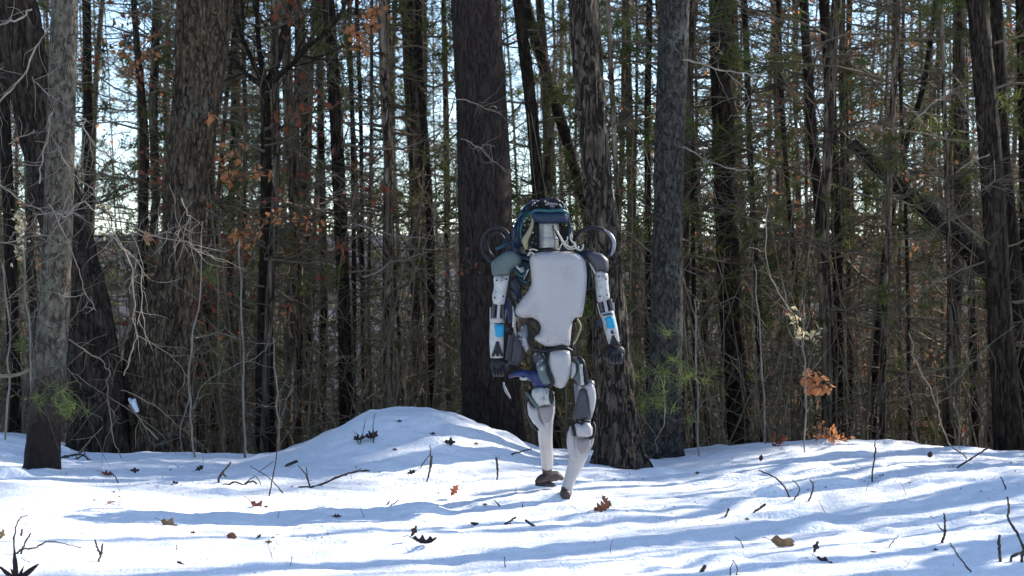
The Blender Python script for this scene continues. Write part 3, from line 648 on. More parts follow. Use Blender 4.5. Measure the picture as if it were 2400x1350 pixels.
# far wood: past fifty metres it reads as one mass
def far_wood():
    rng = np.random.RandomState(77); b = MB()
    n = 75; y = 50 + 70 * rng.rand(n); x = y * rng.uniform(-.34, .42, n); z = ground(x, y)
    k = 7; P_ = np.zeros((n, k, 3)); P_[..., 0] = x[:, None] + np.cumsum(rng.normal(0, .12, (n, k)), 1); P_[..., 1] = y[:, None]; P_[..., 2] = z[:, None] + np.linspace(-1, 22, k)[None]
    b.add(*tubes(P_, rng.uniform(.04, .12, n)[:, None] * np.linspace(1, .4, k)[None], 5), 0)
    m = 5200; i = rng.randint(0, n, m); h = 22 * rng.rand(m) ** 1.5
    S = np.stack([x[i], y[i], z[i] + h], -1); az = rng.uniform(0, 6.28, m)
    D = np.stack([np.cos(az), np.sin(az), rng.uniform(-.15, .6, m)], -1)
    A = wander(rng, S, unit(D), rng.uniform(.8, 2.6, m), 5, .25, .03)
    b.add(*tubes(A, np.linspace(.018, .007, 5)[None] * np.ones((m, 1)), 3), 1)
    q = 26000; j = rng.randint(0, m, q); s = rng.randint(1, 4, q)
    B = wander(rng, A[j, s], unit(rng.normal(0, 1, (q, 3)) + np.array([0, 0, .3])), rng.uniform(.4, 1.2, q), 3, .3)
    b.add(*tubes(B, np.linspace(.008, .004, 3)[None] * np.ones((q, 1)), 3), 1)
    # evergreen boughs, denser low down and in drifts
    E = A[:, 2:].reshape(-1, 3)
    keep = (vnoise(E[:, 0] * .22 + 5, E[:, 2] * .3 + 9) > .52) | (rng.rand(len(E)) < .05) | ((E[:, 2] < 4.5) & (rng.rand(len(E)) < .6))
    keep &= rng.rand(len(E)) < np.clip(1.2 - (E[:, 2] + 4) / 14, .22, 1)
    b.add(*needles(rng, E[keep], 14, .42, .07, .1), 2)
    o = obj('far_wood', b.mesh('far_wood', [M['pole'], M['twig'], M['needle']]))
    tag(o, 'dense mass of far trunks, twigs and evergreen boughs closing the view', 'forest', None, 'stuff')
far_wood()
# undergrowth thicket between the trunks
def thicket():
    rng = np.random.RandomState(99); b = MB()
    n = 3000; y = 15 + 33 * rng.rand(n) ** 1.2; x = y * rng.uniform(-.3, .3, n); z = ground(x, y)
    S = np.stack([x, y, z - .1], -1); D = unit(np.stack([rng.normal(0, .09, n), rng.normal(0, .09, n), np.ones(n)], -1))
    A = wander(rng, S, D, rng.uniform(.5, 3.0, n), 8, .07)
    b.add(*tubes(A, rng.uniform(.004, .013, n)[:, None] * np.linspace(1, .35, 8)[None], 3), 0)
    q = 17000; j = rng.randint(0, n, q); s = rng.randint(1, 7, q)
    B = wander(rng, A[j, s], unit(rng.normal(0, 1, (q, 3)) + np.array([0, 0, .35])), rng.uniform(.2, .9, q), 4, .2)
    b.add(*tubes(B, np.linspace(.005, .002, 4)[None] * np.ones((q, 1)), 3), 0)
    o = obj('undergrowth', b.mesh('undergrowth', M['twig']))
    tag(o, 'tangle of bare brown undergrowth stems filling the wood behind the snow', 'undergrowth', None, 'stuff')
thicket()
#ROBOT
# ------------------------------------------------------------------ the robot
RY = 9.9
rloc = P(1308, 1165, RY - .02); rloc.z = float(ground(rloc.x, rloc.y))
robot = empty('humanoid_robot', rloc, 'grey-white two-legged robot walking towards us over the snow, arms hanging, dark head cage', 'robot')
def A1(x, y, dy=0): return np.array(P(1100 + x / 3.2143, 430 + y / 3.2143, RY + dy))
def A2(x, y, dy=0): return np.array(P(1100 + x / 3.2143, 780 + y / 3.2143, RY + dy))
class Node:
    pass
def part(name, me, parent=robot, label=None):
    o = bpy.data.objects.new(name, me); COL.objects.link(o); o.parent = parent
    if parent is robot: o.location = -robot.location
    if label: o['label'] = label
    return o
def pillow(name, outline, Af, dy, thick, bulge, material, rad=.03, kx=0.0, parent=robot, label=None, smoothn=8, grid=.011, tilt=(0, 0), raw=False):
    """plate with a rounded front: outline in crop pixels, at depth dy, curved back towards its rim"""
    o = np.array([Af(x, y, dy) for x, y in outline]); o2 = o[:, [0, 2]]
    n = len(o2); pts = []
    for i in range(n):
        p0, p1, p2, p3 = o2[i - 1], o2[i], o2[(i + 1) % n], o2[(i + 2) % n]
        for u in np.linspace(0, 1, smoothn, endpoint=False):
            c = .5 * (2 * p1 + (p2 - p0) * u + (2 * p0 - 5 * p1 + 4 * p2 - p3) * u * u + (3 * p1 - p0 - 3 * p2 + p3) * u ** 3)
            l = p1 * (1 - u) + p2 * u
            pts.append(c * .6 + l * .4)
    pts = np.array(pts); N = len(pts)
    lo, hi = pts.min(0), pts.max(0)
    gx, gz = np.meshgrid(np.arange(lo[0], hi[0], grid), np.arange(lo[1], hi[1], grid)); g = np.stack([gx.ravel(), gz.ravel()], 1)
    nx = np.roll(pts, -1, 0)
    def dist(q):
        d = nx - pts; t = np.clip(((q[:, None] - pts) * d).sum(2) / ((d * d).sum(1) + 1e-12), 0, 1)
        return np.linalg.norm(q[:, None] - (pts + t[..., None] * d), axis=2).min(1)
    def inside(q):
        c = np.zeros(len(q), bool)
        for a, b in zip(pts, nx):
            k = (a[1] > q[:, 1]) != (b[1] > q[:, 1]); xx = (b[0] - a[0]) * (q[:, 1] - a[1]) / (b[1] - a[1] + 1e-12) + a[0]; c ^= k & (q[:, 0] < xx)
        return c
    g = g[inside(g)]; g = g[dist(g) > grid * .45]
    allp = np.vstack([pts, g]) if len(g) else pts
    r = delaunay_2d_cdt([Vector(p) for p in allp], [(i, (i + 1) % N) for i in range(N)], [list(range(N))], 1, 1e-6)
    vs = np.array([list(v) for v in r[0]]); fs = np.array([list(f) for f in r[2] if len(f) == 3])
    d = dist(vs); e = np.clip(d / rad, 0, 1); c = (lo + hi) / 2
    y = dy + RY - bulge * np.sqrt(1 - (1 - e) ** 2) + kx * (vs[:, 0] - c[0]) ** 2 + tilt[0] * (vs[:, 0] - c[0]) + tilt[1] * (vs[:, 1] - c[1])
    front = np.stack([vs[:, 0], y, vs[:, 1]], 1); back = front.copy(); back[:, 1] = y + bulge * np.sqrt(1 - (1 - e) ** 2) + thick + bulge * .0
    a = vs[fs[:, 0]]; b_ = vs[fs[:, 1]]; cc = vs[fs[:, 2]]
    cr = (b_[:, 0] - a[:, 0]) * (cc[:, 1] - a[:, 1]) - (b_[:, 1] - a[:, 1]) * (cc[:, 0] - a[:, 0])
    fs[cr < 0] = fs[cr < 0][:, ::-1]
    b = MB(); m = len(vs)
    b.add(np.vstack([front, back]), np.vstack([fs, fs[:, ::-1] + m]))
    # rim
    from collections import defaultdict
    cnt_ = defaultdict(int)
    for f in fs:
        for i in range(3): cnt_[(f[i], f[(i + 1) % 3])] += 1
    rim = [(i, j) for (i, j) in cnt_ if (j, i) not in cnt_]
    b.f4.append(np.array([[j, i, i + m, j + m] for i, j in rim], np.int32)); b.m4.append(np.zeros(len(rim), np.int32))
    me = b.mesh(name, material)
    return me if raw else part(name, me, parent, label)
def rod(name, pts, radii, material, sides=16, n=None, parent=robot, caps=True, label=None, flat=None):
    p = smooth_path(pts, n or max(2, 6 * (len(pts) - 1) + 1)); k = len(p)
    r = np.interp(np.linspace(0, 1, k), np.linspace(0, 1, len(radii)), radii) if hasattr(radii, '__len__') else np.full(k, radii)
    if caps:
        t0 = unit(p[1] - p[0]); t1 = unit(p[-1] - p[-2])
        p = np.vstack([p[0] - t0 * r[0] * .25, p[0] - t0 * r[0] * .18, p, p[-1] + t1 * r[-1] * .18, p[-1] + t1 * r[-1] * .25]); r = np.concatenate([[1e-4, r[0] * .85], r, [r[-1] * .85, 1e-4]])
    V, Fq = tubes(p[None], r[None], sides)
    if flat: V[:, 1] = (V[:, 1] - p[:, 1].mean()) * flat + p[:, 1].mean()
    b = MB(); b.add(V, Fq); return part(name, b.mesh(name, material), parent, label)
def ring(name, c, r, tr, material, nrm=(0, 1, 0), sx=1.0, sz=1.0, a0=0, a1=360, parent=robot, label=None, n=48):
    nrm = unit(np.array(nrm, float)); u = unit(np.cross(nrm, [0, 0, 1.0])); v = np.cross(u, nrm)
    t = np.radians(np.linspace(a0, a1, n))
    p = np.array(c) + (u * np.cos(t)[:, None] * sx + v * np.sin(t)[:, None] * sz) * r
    b = MB(); b.add(*tubes(p[None], np.full((1, n), tr), 10)); return part(name, b.mesh(name, material), parent, label)
def ball(name, c, r, material, s=(1, 1, 1), parent=robot, label=None, bumpy=0, seed=0):
    bm = bmesh.new(); bmesh.ops.create_icosphere(bm, subdivisions=3, radius=1)
    for v in bm.verts:
        k = 1 + bumpy * (float(vnoise(v.co.x * 2 + seed + 8, v.co.z * 2 + v.co.y + 8)) - .5)
        v.co = Vector((c[0] + v.co.x * r * s[0] * k, c[1] + v.co.y * r * s[1] * k, c[2] + v.co.z * r * s[2] * k))
    me = bpy.data.meshes.new(name); bm.to_mesh(me); bm.free(); me.materials.append(material)
    me.polygons.foreach_set('use_smooth', [True] * len(me.polygons)); return part(name, me, parent, label)
def box(name, c, d, material, rot=(0, 0, 0), bev=.006, parent=robot, label=None):
    bm = bmesh.new(); bmesh.ops.create_cube(bm, size=1)
    for v in bm.verts: v.co = Vector((v.co.x * d[0], v.co.y * d[1], v.co.z * d[2]))
    bmesh.ops.bevel(bm, geom=bm.edges[:], offset=min(bev, min(d) * .4), segments=2, affect='EDGES')
    from mathutils import Euler
    mt = Matrix.Translation(Vector(c)) @ Euler([R(a) for a in rot]).to_matrix().to_4x4()
    bm.transform(mt); me = bpy.data.meshes.new(name); bm.to_mesh(me); bm.free(); me.materials.append(material)
    return part(name, me, parent, label)

# torso
pillow('chest_plate', [(470, 532), (530, 517), (640, 510), (770, 514), (835, 538), (876, 590), (888, 690), (882, 800), (866, 930), (848, 1003), (800, 1012), (778, 1040), (768, 1110), (755, 1222), (700, 1218), (640, 1228),
                       (570, 1224), (500, 1180), (494, 1158), (528, 1130), (540, 1085), (520, 1040), (470, 1010), (400, 1014), (350, 985), (348, 945), (385, 885), (440, 815), (468, 750), (462, 650), (454, 580)], A1, -.085, .03, .035, M['shell'], rad=.055, kx=.9)
pillow('pelvis_plate', [(612, 140), (680, 130), (752, 138), (764, 190), (763, 270), (748, 350), (716, 405), (685, 418), (635, 400), (605, 330), (594, 230), (598, 175)], A2, -.09, .03, .03, M['shell'], rad=.04, kx=1.5)
box('torso_core', A1(640, 800, .04), (.24, .17, .36), M['black'], bev=.03)
box('waist_core', A1(640, 1130, .03), (.13, .14, .16), M['black'], bev=.02)
rod('waist_ring', [A1(490, 1245, -.05), A1(560, 1262, -.075), A1(640, 1250, -.085), A1(700, 1228, -.085), A1(770, 1262, -.05)], .010, M['black'])
box('pelvis_core', A2(600, 230, .04), (.19, .13, .13), M['black'], bev=.03)
rod('waist_actuator', [A1(420, 1070, .0), A1(425, 1180, -.02), A1(440, 1250, -.02)], [.022, .026, .018], M['gunmetal'])
ball('waist_joint', A1(395, 1130, .01), .022, M['steel'])
ball('waist_joint', A1(420, 1205, .0), .016, M['steel'])
rod('waist_hoop', [A1(440, 1030, -.03), A1(500, 1040, -.06), A1(530, 1090, -.07), A1(505, 1145, -.06), A1(470, 1170, -.04)], .008, M['black'])
box('hip_housing', A2(350, 120, .06), (.085, .10, .17), M['dark_panel'], (0, 8, 10), .02, label='dusty dark hip housing on the left in the picture')
rod('hip_tube', [A1(352, 1000, .0), A1(340, 1080, .02), A1(372, 1200, .04)], .007, M['cable'])
box('hip_bracket', A2(520, 190, -.03), (.05, .06, .06), M['dark_panel'], (0, -8, 0), .01)
# side webs of the torso, left in the picture
pillow('side_panel', [(300, 740), (345, 700), (392, 760), (380, 860), (345, 890), (305, 830)], A1, .0, .02, .01, M['dark_panel'], rad=.02)
pillow('side_panel', [(262, 850), (300, 845), (345, 905), (350, 1010), (300, 1060), (262, 980)], A1, .02, .03, .012, M['dark_panel'], rad=.02)
box('side_frame', A1(400, 690, .05), (.07, .08, .15), M['navy'], (0, 15, 0), .02)
for a, b_, c_, r_, m_ in [((330, 640), (400, 700), (450, 610), .006, 'teal'), ((380, 720), (420, 740), (460, 745), .005, 'teal'), ((300, 700), (345, 760), (390, 860), .006, 'navy'), ((410, 720), (440, 660), (455, 640), .004, 'cable'),
                          ((310, 790), (350, 840), (370, 900), .005, 'navy'), ((345, 600), (370, 640), (412, 660), .006, 'shell_dirty'), ((330, 930), (335, 1000), (330, 1080), .006, 'shell_dirty'), ((275, 880), (290, 960), (310, 1040), .007, 'royal')]:
    rod('hose', [A1(*a, -.02), A1(*b_, -.05), A1(*c_, -.03)], r_, M[m_], 8)
rod('hose', [A1(890, 600, -.02), A1(905, 680, .0), A1(895, 800, .0)], .007, M['navy'], 8)
rod('hose', [A1(905, 600, -.04), A1(930, 640, -.05), A1(950, 680, -.04)], .005, M['cable'], 8)
rod('rib_tube', [A1(806, 1015, .02), A1(835, 1080, .02), A1(800, 1180, .0), A1(772, 1215, -.02)], .007, M['hose'], 8)
# head: column, cage and hood
cyl = rod('sensor_column', [A1(600, 505, -.03), A1(600, 400, -.03), A1(600, 300, -.03)], .052, M['steel'], 32)
rod('column_band', [A1(600, 420, -.03), A1(600, 412, -.03)], .0535, M['gunmetal'], 32, parent=robot)
rod('column_base', [A1(605, 514, -.03), A1(605, 500, -.03)], .062, M['black'], 32)
box('head_core', A1(560, 400, .07), (.25, .11, .17), M['black'], bev=.03)
box('head_side', A1(450, 430, .03), (.06, .08, .12), M['black'], (0, -8, 0), bev=.02)
box('head_side', A1(735, 400, .03), (.05, .08, .14), M['black'], (0, 5, 0), bev=.02)
pillow('hood', [(470, 235), (495, 210), (600, 200), (720, 205), (740, 240), (735, 290), (640, 298), (540, 300), (490, 285)], A1, -.10, .10, .02, M['navy'], rad=.03, kx=1.5)
rod('hood_rim', [A1(470, 262, -.06), A1(492, 205, -.10), A1(600, 206, -.125), A1(700, 204, -.115), A1(745, 230, -.07)], .0085, M['teal'], 10)
pillow('crown_block', [(440, 205), (440, 150), (490, 125), (560, 130), (640, 120), (690, 160), (725, 205), (640, 212), (520, 215)], A1, .0, .07, .015, M['black'], rad=.02)
ring('camera_ring', A1(478, 150, -.04), .021, .007, M['black'], (.2, 1, .5), 1.1, .8)
ring('camera_ring', A1(622, 142, -.06), .029, .009, M['black'], (0, 1, .6), 1.1, .75)
rod('camera_bar', [A1(575, 160, -.07), A1(620, 152, -.08), A1(662, 158, -.07)], .006, M['shell_pink'], 8)
ball('camera_lens', A1(478, 152, -.03), .014, M['gunmetal'])
ball('camera_lens', A1(622, 170, -.05), .016, M['gunmetal'])
for pts, r_, m_ in [([(395, 215), (360, 290), (340, 360), (345, 480)], .008, 'navy'), ([(440, 180), (400, 240), (365, 340), (372, 440), (368, 500)], .007, 'navy'), ([(470, 215), (420, 250), (388, 330), (392, 450)], .006, 'teal'),
                    ([(395, 215), (430, 170), (470, 140)], .008, 'navy'), ([(690, 140), (728, 190), (742, 260), (762, 350), (770, 430), (778, 490)], .007, 'navy'), ([(740, 230), (752, 330), (758, 430)], .005, 'teal'),
                    ([(340, 340), (330, 420), (345, 500), (385, 530)], .008, 'navy'), ([(385, 235), (440, 215), (480, 215)], .006, 'teal'), ([(500, 140), (540, 125), (575, 118), (620, 108)], .005, 'navy'), ([(640, 115), (690, 145), (715, 190)], .006, 'teal')]:
    rod('cage_tube', [A1(x, y, -.06 + .03 * (i % 2)) for i, (x, y) in enumerate(pts)], r_, M[m_], 10)
rod('beige_hose', [A1(480, 260, -.08), A1(470, 320, -.09), A1(445, 380, -.09), A1(420, 430, -.09), A1(430, 490, -.07)], [.008, .009, .013, .017, .010], M['hose'], 12)
for pts, r_ in [([(645, 310), (655, 350), (690, 410), (720, 455), (760, 480), (790, 470)], .0055), ([(640, 330), (670, 370), (700, 440), (740, 490), (790, 490), (828, 480)], .004), ([(675, 500), (700, 450), (735, 430), (740, 400)], .004),
                ([(790, 440), (800, 480), (825, 500), (850, 495), (858, 460)], .0045), ([(440, 545), (455, 520), (480, 525), (488, 545), (470, 570)], .0045), ([(450, 500), (480, 495), (515, 505)], .0045), ([(760, 380), (768, 430), (800, 460)], .004)]:
    rod('cable', [A1(x, y, -.095) for x, y in pts], r_, M['cable'], 6)
rod('chain_cable', [A1(640, 320, -.088), A1(665, 390, -.09), A1(700, 440, -.09), A1(715, 500, -.08)], .007, M['black'], 8)
rng_ = np.random.RandomState(3)
for i in range(16):
    q = A1(rng_.uniform(390, 520), rng_.uniform(300, 560), -.02); ball('fitting', q, rng_.uniform(.004, .008), M[['steel', 'cable', 'navy', 'gunmetal'][i % 4]])
for i in range(10):
    q = A1(rng_.uniform(730, 850), rng_.uniform(440, 520), -.03); ball('fitting', q, rng_.uniform(.004, .007), M[['steel', 'cable', 'navy', 'teal'][i % 4]])
for i in range(8):
    q = A1(rng_.uniform(440, 680), rng_.uniform(125, 175), -.07); ball('fitting', q, rng_.uniform(.004, .007), M[['steel', 'cable', 'shell_pink', 'navy'][i % 4]])
# hoops behind the shoulders
ring('shoulder_hoop', A1(205, 462, .07), .075, .009, M['black'], (.25, 1, 0), 1.05, 1.22)
ring('hoop_disc', A1(205, 462, .09), .058, .006, M['black'], (.25, 1, 0), .8, 1.1)
ring('shoulder_hoop', A1(935, 455, .07), .100, .010, M['black'], (-.2, 1, 0), 1.02, .86)
rod('hoop_rim', [A1(1015, 345, .04), A1(1060, 385, .04), A1(1088, 440, .04), A1(1085, 500, .04), A1(1065, 545, .04)], [.005, .010, .012, .010, .005], M['gunmetal'], 10)
rod('hoop_strut', [A1(330, 390, .05), A1(290, 400, .06), A1(240, 480, .06)], .007, M['navy'], 8)
rod('hoop_strut', [A1(200, 490, .05), A1(245, 480, .0), A1(280, 450, .0)], .006, M['teal'], 8)
box('shoulder_block', A1(300, 475, .05), (.06, .08, .05), M['navy'], (0, 10, 0), .015)
box('shoulder_block', A1(835, 500, .05), (.05, .08, .06), M['navy'], (0, -8, 0), .015)
ball('shoulder_joint', A1(350, 600, .0), .035, M['teal'])
ball('shoulder_joint', A1(395, 650, -.02), .016, M['shell_dirty'])
rod('collar_link', [A1(330, 560, .02), A1(420, 560, .02), A1(480, 580, .02)], .022, M['navy'])
rod('collar_link', [A1(990, 560, .02), A1(900, 540, .02), A1(830, 560, .02)], .024, M['navy'])
# shoulders and arms
def arm(side):
    L = side == 'L'
    A = A1
    if L:
        pillow('shoulder_cover', [(168, 592), (225, 545), (290, 508), (345, 512), (378, 535), (396, 570), (390, 600), (345, 628), (318, 650), (300, 688), (240, 695), (178, 692), (165, 640)], A, -.045, .07, .025, M['green_panel'], rad=.035, kx=2)
        pillow('upper_arm', [(184, 702), (240, 690), (300, 688), (292, 760), (278, 830), (264, 905), (225, 915), (182, 905), (172, 850), (186, 780)], A, -.035, .06, .022, M['shell_dirty'], rad=.025, kx=4)
        c = lambda y: 232 - (y - 700) * .04
        rod('elbow_core', [A(225, 880, .0), A(215, 1040, .0)], .026, M['black'])
        rod('elbow_strut', [A(225, 900, -.03), A(218, 1015, -.035)], .009, M['shell'], 8)
        rod('elbow_plate', [A(190, 900, -.02), A(182, 960, -.025), A(178, 1020, -.02)], .010, M['dark_panel'], 8)
        rod('elbow_plate', [A(255, 900, -.02), A(252, 960, -.025), A(255, 1020, -.02)], .010, M['dark_panel'], 8)
        rod('elbow_strut', [A(160, 935, -.01), A(158, 1020, -.01)], .004, M['cable'], 6)
        rod('elbow_strut', [A(278, 945, -.01), A(268, 1020, -.01)], .004, M['cable'], 6)
        a, b_, c_ = A(208, 1030, -.005), A(205, 1180, -.01), A(207, 1305, -.01)
        rod('forearm_ring', [A(209, 1022, -.005), A(209, 1046, -.005)], .0385, M['shell'], 28)
        rod('forearm', [a, b_, c_], [.036, .037, .034], M['shell_dirty'], 28)
        pillow('blue_band', [(188, 1068), (258, 1066), (256, 1150), (222, 1158), (190, 1152)], A, -.047, .012, .004, M['blue'], rad=.008, kx=12)
        rod('clamp_band', [A(209, 1052, -.005), A(209, 1058, -.005)], .0375, M['navy'], 28)
        box('forearm_knob', A(280, 1098, .0), (.03, .05, .04), M['navy'], (0, 10, 0), .012)
        for x0, x1 in ((196, 176), (228, 250), (212, 212)):
            rod('wrist_slot', [A(212, 1195, -.048), A(x0, 1250, -.048), A(x1, 1300, -.045)], .008, M['black'], 8)
        ball('hand', A2(215, 245, .0), .040, M['black'], (.95, .9, 1.05), bumpy=.3, seed=3)
        for k in range(4): rod('finger', [A2(185 + 22 * k, 255, -.02), A2(182 + 24 * k, 300, -.035), A2(190 + 20 * k, 325, -.015)], [.010, .009, .007], M['black'], 8)
        rod('finger', [A2(245, 220, -.02), A2(278, 250, -.035), A2(280, 285, -.03)], [.011, .010, .008], M['black'], 8)
    else:
        pillow('shoulder_cover', [(886, 515), (940, 515), (1000, 532), (1046, 575), (1050, 630), (1042, 668), (995, 655), (955, 662), (925, 625), (905, 590), (884, 560)], A, -.045, .07, .025, M['dark_panel'], rad=.035, kx=2)
        pillow('upper_arm', [(950, 665), (990, 655), (1043, 682), (1048, 760), (1058, 865), (1020, 885), (968, 892), (955, 800), (948, 730)], A, -.035, .06, .022, M['shell_dirty'], rad=.025, kx=4)
        rod('elbow_core', [A(1010, 870, .0), A(1038, 990, .0)], .026, M['black'])
        rod('elbow_strut', [A(1018, 880, -.03), A(1036, 965, -.035)], .009, M['shell'], 8)
        rod('elbow_plate', [A(985, 890, -.02), A(1002, 960, -.02)], .011, M['dark_panel'], 8)
        rod('elbow_plate', [A(1058, 875, -.02), A(1072, 950, -.02)], .011, M['dark_panel'], 8)
        rod('elbow_strut', [A(965, 905, -.01), A(985, 985, -.01)], .004, M['cable'], 6)
        rod('elbow_strut', [A(1085, 900, -.01), A(1090, 960, -.01)], .004, M['shell_dirty'], 6)
        rod('forearm_ring', [A(1036, 975, -.005), A(1041, 998, -.005)], .0385, M['shell'], 28)
        rod('forearm', [A(1042, 990, -.005), A(1068, 1100, -.01), A(1090, 1195, -.01)], [.036, .035, .030], M['shell_dirty'], 28)
        pillow('blue_band', [(1018, 1018), (1078, 1000), (1100, 1070), (1088, 1090), (1040, 1092), (1032, 1050)], A, -.047, .012, .004, M['blue'], rad=.008, kx=12)
        pillow('blue_stripe', [(1008, 985), (1072, 974), (1078, 988), (1012, 1000)], A, -.046, .010, .003, M['teal'], rad=.006, kx=12)
        box('forearm_knob', A(985, 1050, .0), (.035, .05, .055), M['navy'], (0, -12, 0), .012)
        ball('wrist_bolt', A(1078, 1120, -.045), .010, M['navy'])
        for x0, x1 in ((1078, 1068), (1102, 1125), (1090, 1098)):
            rod('wrist_slot', [A(1085, 1150, -.045), A(x0, 1180, -.045), A(x1, 1215, -.035)], .008, M['black'], 8)
        ball('hand', A(1102, 1278, .0), .045, M['black'], (.98, .9, 1.0), bumpy=.3, seed=9)
        for k in range(4): rod('finger', [A(1062 + 26 * k, 1285, -.03), A(1060 + 27 * k, 1325, -.04), A(1068 + 24 * k, 1352, -.015)], [.011, .010, .008], M['black'], 8)
        rod('finger', [A(1060, 1240, -.02), A(1036, 1275, -.035), A(1040, 1310, -.03)], [.011, .010, .008], M['black'], 8)
arm('L'); arm('R')
# leg on the left in the picture: bent, its foot behind and pushing off
B = A2
rod('thigh_drive', [B(540, 180, -.02), B(548, 260, -.05), B(560, 330, -.06)], [.030, .030, .030], M['gunmetal'])
pillow('thigh_cover', [(470, 300), (520, 285), (560, 300), (590, 350), (612, 395), (560, 415), (505, 412), (470, 380)], B, -.09, .07, .02, M['royal'], rad=.03, kx=2, label='royal blue cover above the left-hand knee')
pillow('thigh_plate', [(515, 250), (570, 235), (585, 300), (612, 350), (620, 385), (560, 390), (520, 320)], B, -.115, .03, .01, M['green_panel'], rad=.02)
rod('blue_sleeve', [B(305, 330, .02), B(350, 308, .0), B(420, 310, -.02), B(485, 330, -.05)], [.010, .016, .022, .028], M['royal'], 14)
rod('sleeve_band', [B(385, 340, -.03), B(412, 348, -.035), B(440, 340, -.045)], .008, M['shell_dirty'], 8)
rod('side_strut', [B(255, 375, .02), B(275, 435, .02), B(312, 495, .02)], [.004, .008, .004], M['gunmetal'], 8)
rod('cable_loop', [B(600, 130, -.08), B(578, 200, -.1), B(585, 270, -.11), B(615, 330, -.12), B(628, 380, -.12), B(600, 405, -.11)], .009, M['black'], 8)
pillow('knee_cap', [(478, 430), (540, 412), (606, 432), (620, 470), (618, 535), (560, 545), (510, 558), (490, 520), (470, 470)], B, -.10, .06, .022, M['shell_dirty'], rad=.03, kx=3)
rod('knee_strap', [B(432, 450, -.03), B(455, 480, -.08), B(488, 530, -.105), B(515, 560, -.115)], .008, M['green_panel'], 8)
rod('knee_strap', [B(606, 440, -.10), B(612, 490, -.118), B(620, 530, -.10)], .007, M['black'], 8)
rod('knee_joint', [B(440, 470, .0), B(630, 480, .0)], .030, M['black'])
pillow('knee_pad', [(522, 562), (575, 552), (632, 548), (628, 620), (606, 670), (560, 682), (535, 640)], B, -.075, .05, .018, M['shell_pink'], rad=.025, kx=3)
pillow('shin_shell', [(442, 520), (478, 560), (522, 566), (540, 650), (565, 690), (560, 720), (520, 720), (480, 672), (448, 625), (438, 570)], B, -.06, .05, .015, M['shell'], rad=.02, kx=2)
rod('shin_edge', [B(432, 500, .0), B(436, 600, .0), B(470, 680, .0), B(512, 738, .0)], .009, M['black'], 8)
rod('shin', [B(580, 560, -.02), B(572, 680, -.01), B(575, 820, .10), B(585, 930, .20), B(586, 1005, .26)], [.043, .041, .036, .034, .030], M['shell'], 24, 30)
rod('shin_edge', [B(634, 480, .0), B(636, 600, .0), B(612, 700, .03)], .006, M['shell_dirty'], 8)
rod('ankle', [B(583, 985, .27), B(588, 1060, .30), B(600, 1078, .31)], [.028, .026, .030], M['foot'], 20)
pts = [B(505, 1128, .26), B(540, 1108, .27), B(600, 1086, .30), B(660, 1080, .32), B(705, 1100, .33)]
ft = rod('foot', pts, [.014, .026, .030, .028, .010], M['foot'], 20, 24)
rod('sole', [B(500, 1140, .255), B(560, 1138, .265), B(630, 1146, .29), B(648, 1150, .3)], [.010, .016, .012, .006], M['black'], 12)
# standing leg, on the right in the picture
rod('hip_link', [B(770, 225, .0), B(800, 260, .0), B(830, 330, .0)], [.022, .03, .03], M['shell_dirty'])
pillow('hip_cover', [(775, 190), (820, 188), (850, 225), (862, 300), (868, 360), (860, 410), (830, 400), (800, 360), (775, 330), (800, 290), (805, 240)], B, -.05, .08, .02, M['green_panel'], rad=.025, kx=3)
pillow('hip_bracket', [(768, 228), (800, 236), (806, 290), (786, 330), (764, 340)], B, -.08, .03, .01, M['shell'], rad=.012)
rod('hip_hose', [B(815, 195, -.05), B(850, 215, -.06), B(868, 290, -.06), B(885, 385, -.05)], .012, M['black'], 10)
rod('hip_hose', [B(838, 240, -.08), B(846, 320, -.085), B(852, 390, -.08)], .009, M['shell_dirty'], 10)
rod('thigh_core', [B(850, 380, .0), B(858, 520, .0), B(862, 700, .0)], [.045, .042, .036], M['gunmetal'], 20)
pillow('thigh_panel', [(832, 432), (858, 418), (882, 445), (900, 540), (912, 650), (850, 664), (782, 652), (790, 590), (812, 500)], B, -.06, .05, .015, M['dark_panel'], rad=.02, kx=2)
pillow('thigh_shell', [(862, 400), (900, 375), (925, 372), (950, 430), (955, 500), (940, 580), (918, 652), (905, 600), (892, 500), (878, 440)], B, -.05, .07, .022, M['shell'], rad=.025, kx=3)
ball('thigh_cap', B(912, 385, -.04), .022, M['steel'])
pillow('knee_cap', [(795, 690), (840, 680), (850, 692), (870, 672), (905, 682), (928, 720), (925, 775), (880, 788), (810, 780), (796, 750)], B, -.085, .06, .02, M['shell'], rad=.025, kx=3)
rod('knee_strap', [B(788, 680, -.06), B(786, 730, -.085), B(796, 775, -.085)], .009, M['black'], 8)
rod('knee_strap', [B(930, 672, -.04), B(944, 720, -.05), B(930, 785, -.07), B(905, 795, -.08)], .008, M['black'], 8)
rod('knee_strap', [B(805, 664, -.07), B(835, 690, -.085), B(862, 664, -.085), B(905, 668, -.07)], .007, M['black'], 8)
rod('knee_joint', [B(752, 745, .0), B(935, 745, .0)], .026, M['dark_panel'])
ball('knee_bolt', B(752, 740, -.015), .014, M['black'])
pillow('knee_pad', [(808, 802), (860, 796), (915, 790), (912, 850), (885, 905), (845, 912), (815, 870)], B, -.07, .05, .018, M['shell_pink'], rad=.025, kx=3)
pillow('shin_shell', [(740, 765), (765, 705), (795, 780), (812, 870), (840, 915), (830, 960), (785, 965), (750, 920), (736, 840)], B, -.05, .05, .015, M['shell'], rad=.02, kx=2)
pillow('shin_shell', [(915, 790), (940, 765), (935, 830), (905, 900), (870, 960), (850, 925), (890, 900)], B, -.045, .04, .012, M['shell_dirty'], rad=.018, kx=2)
rod('shin', [B(838, 790, -.02), B(828, 900, -.02), B(790, 1020, .0), B(755, 1110, .0), B(735, 1185, .0)], [.046, .049, .037, .030, .030], M['shell'], 24, 30)
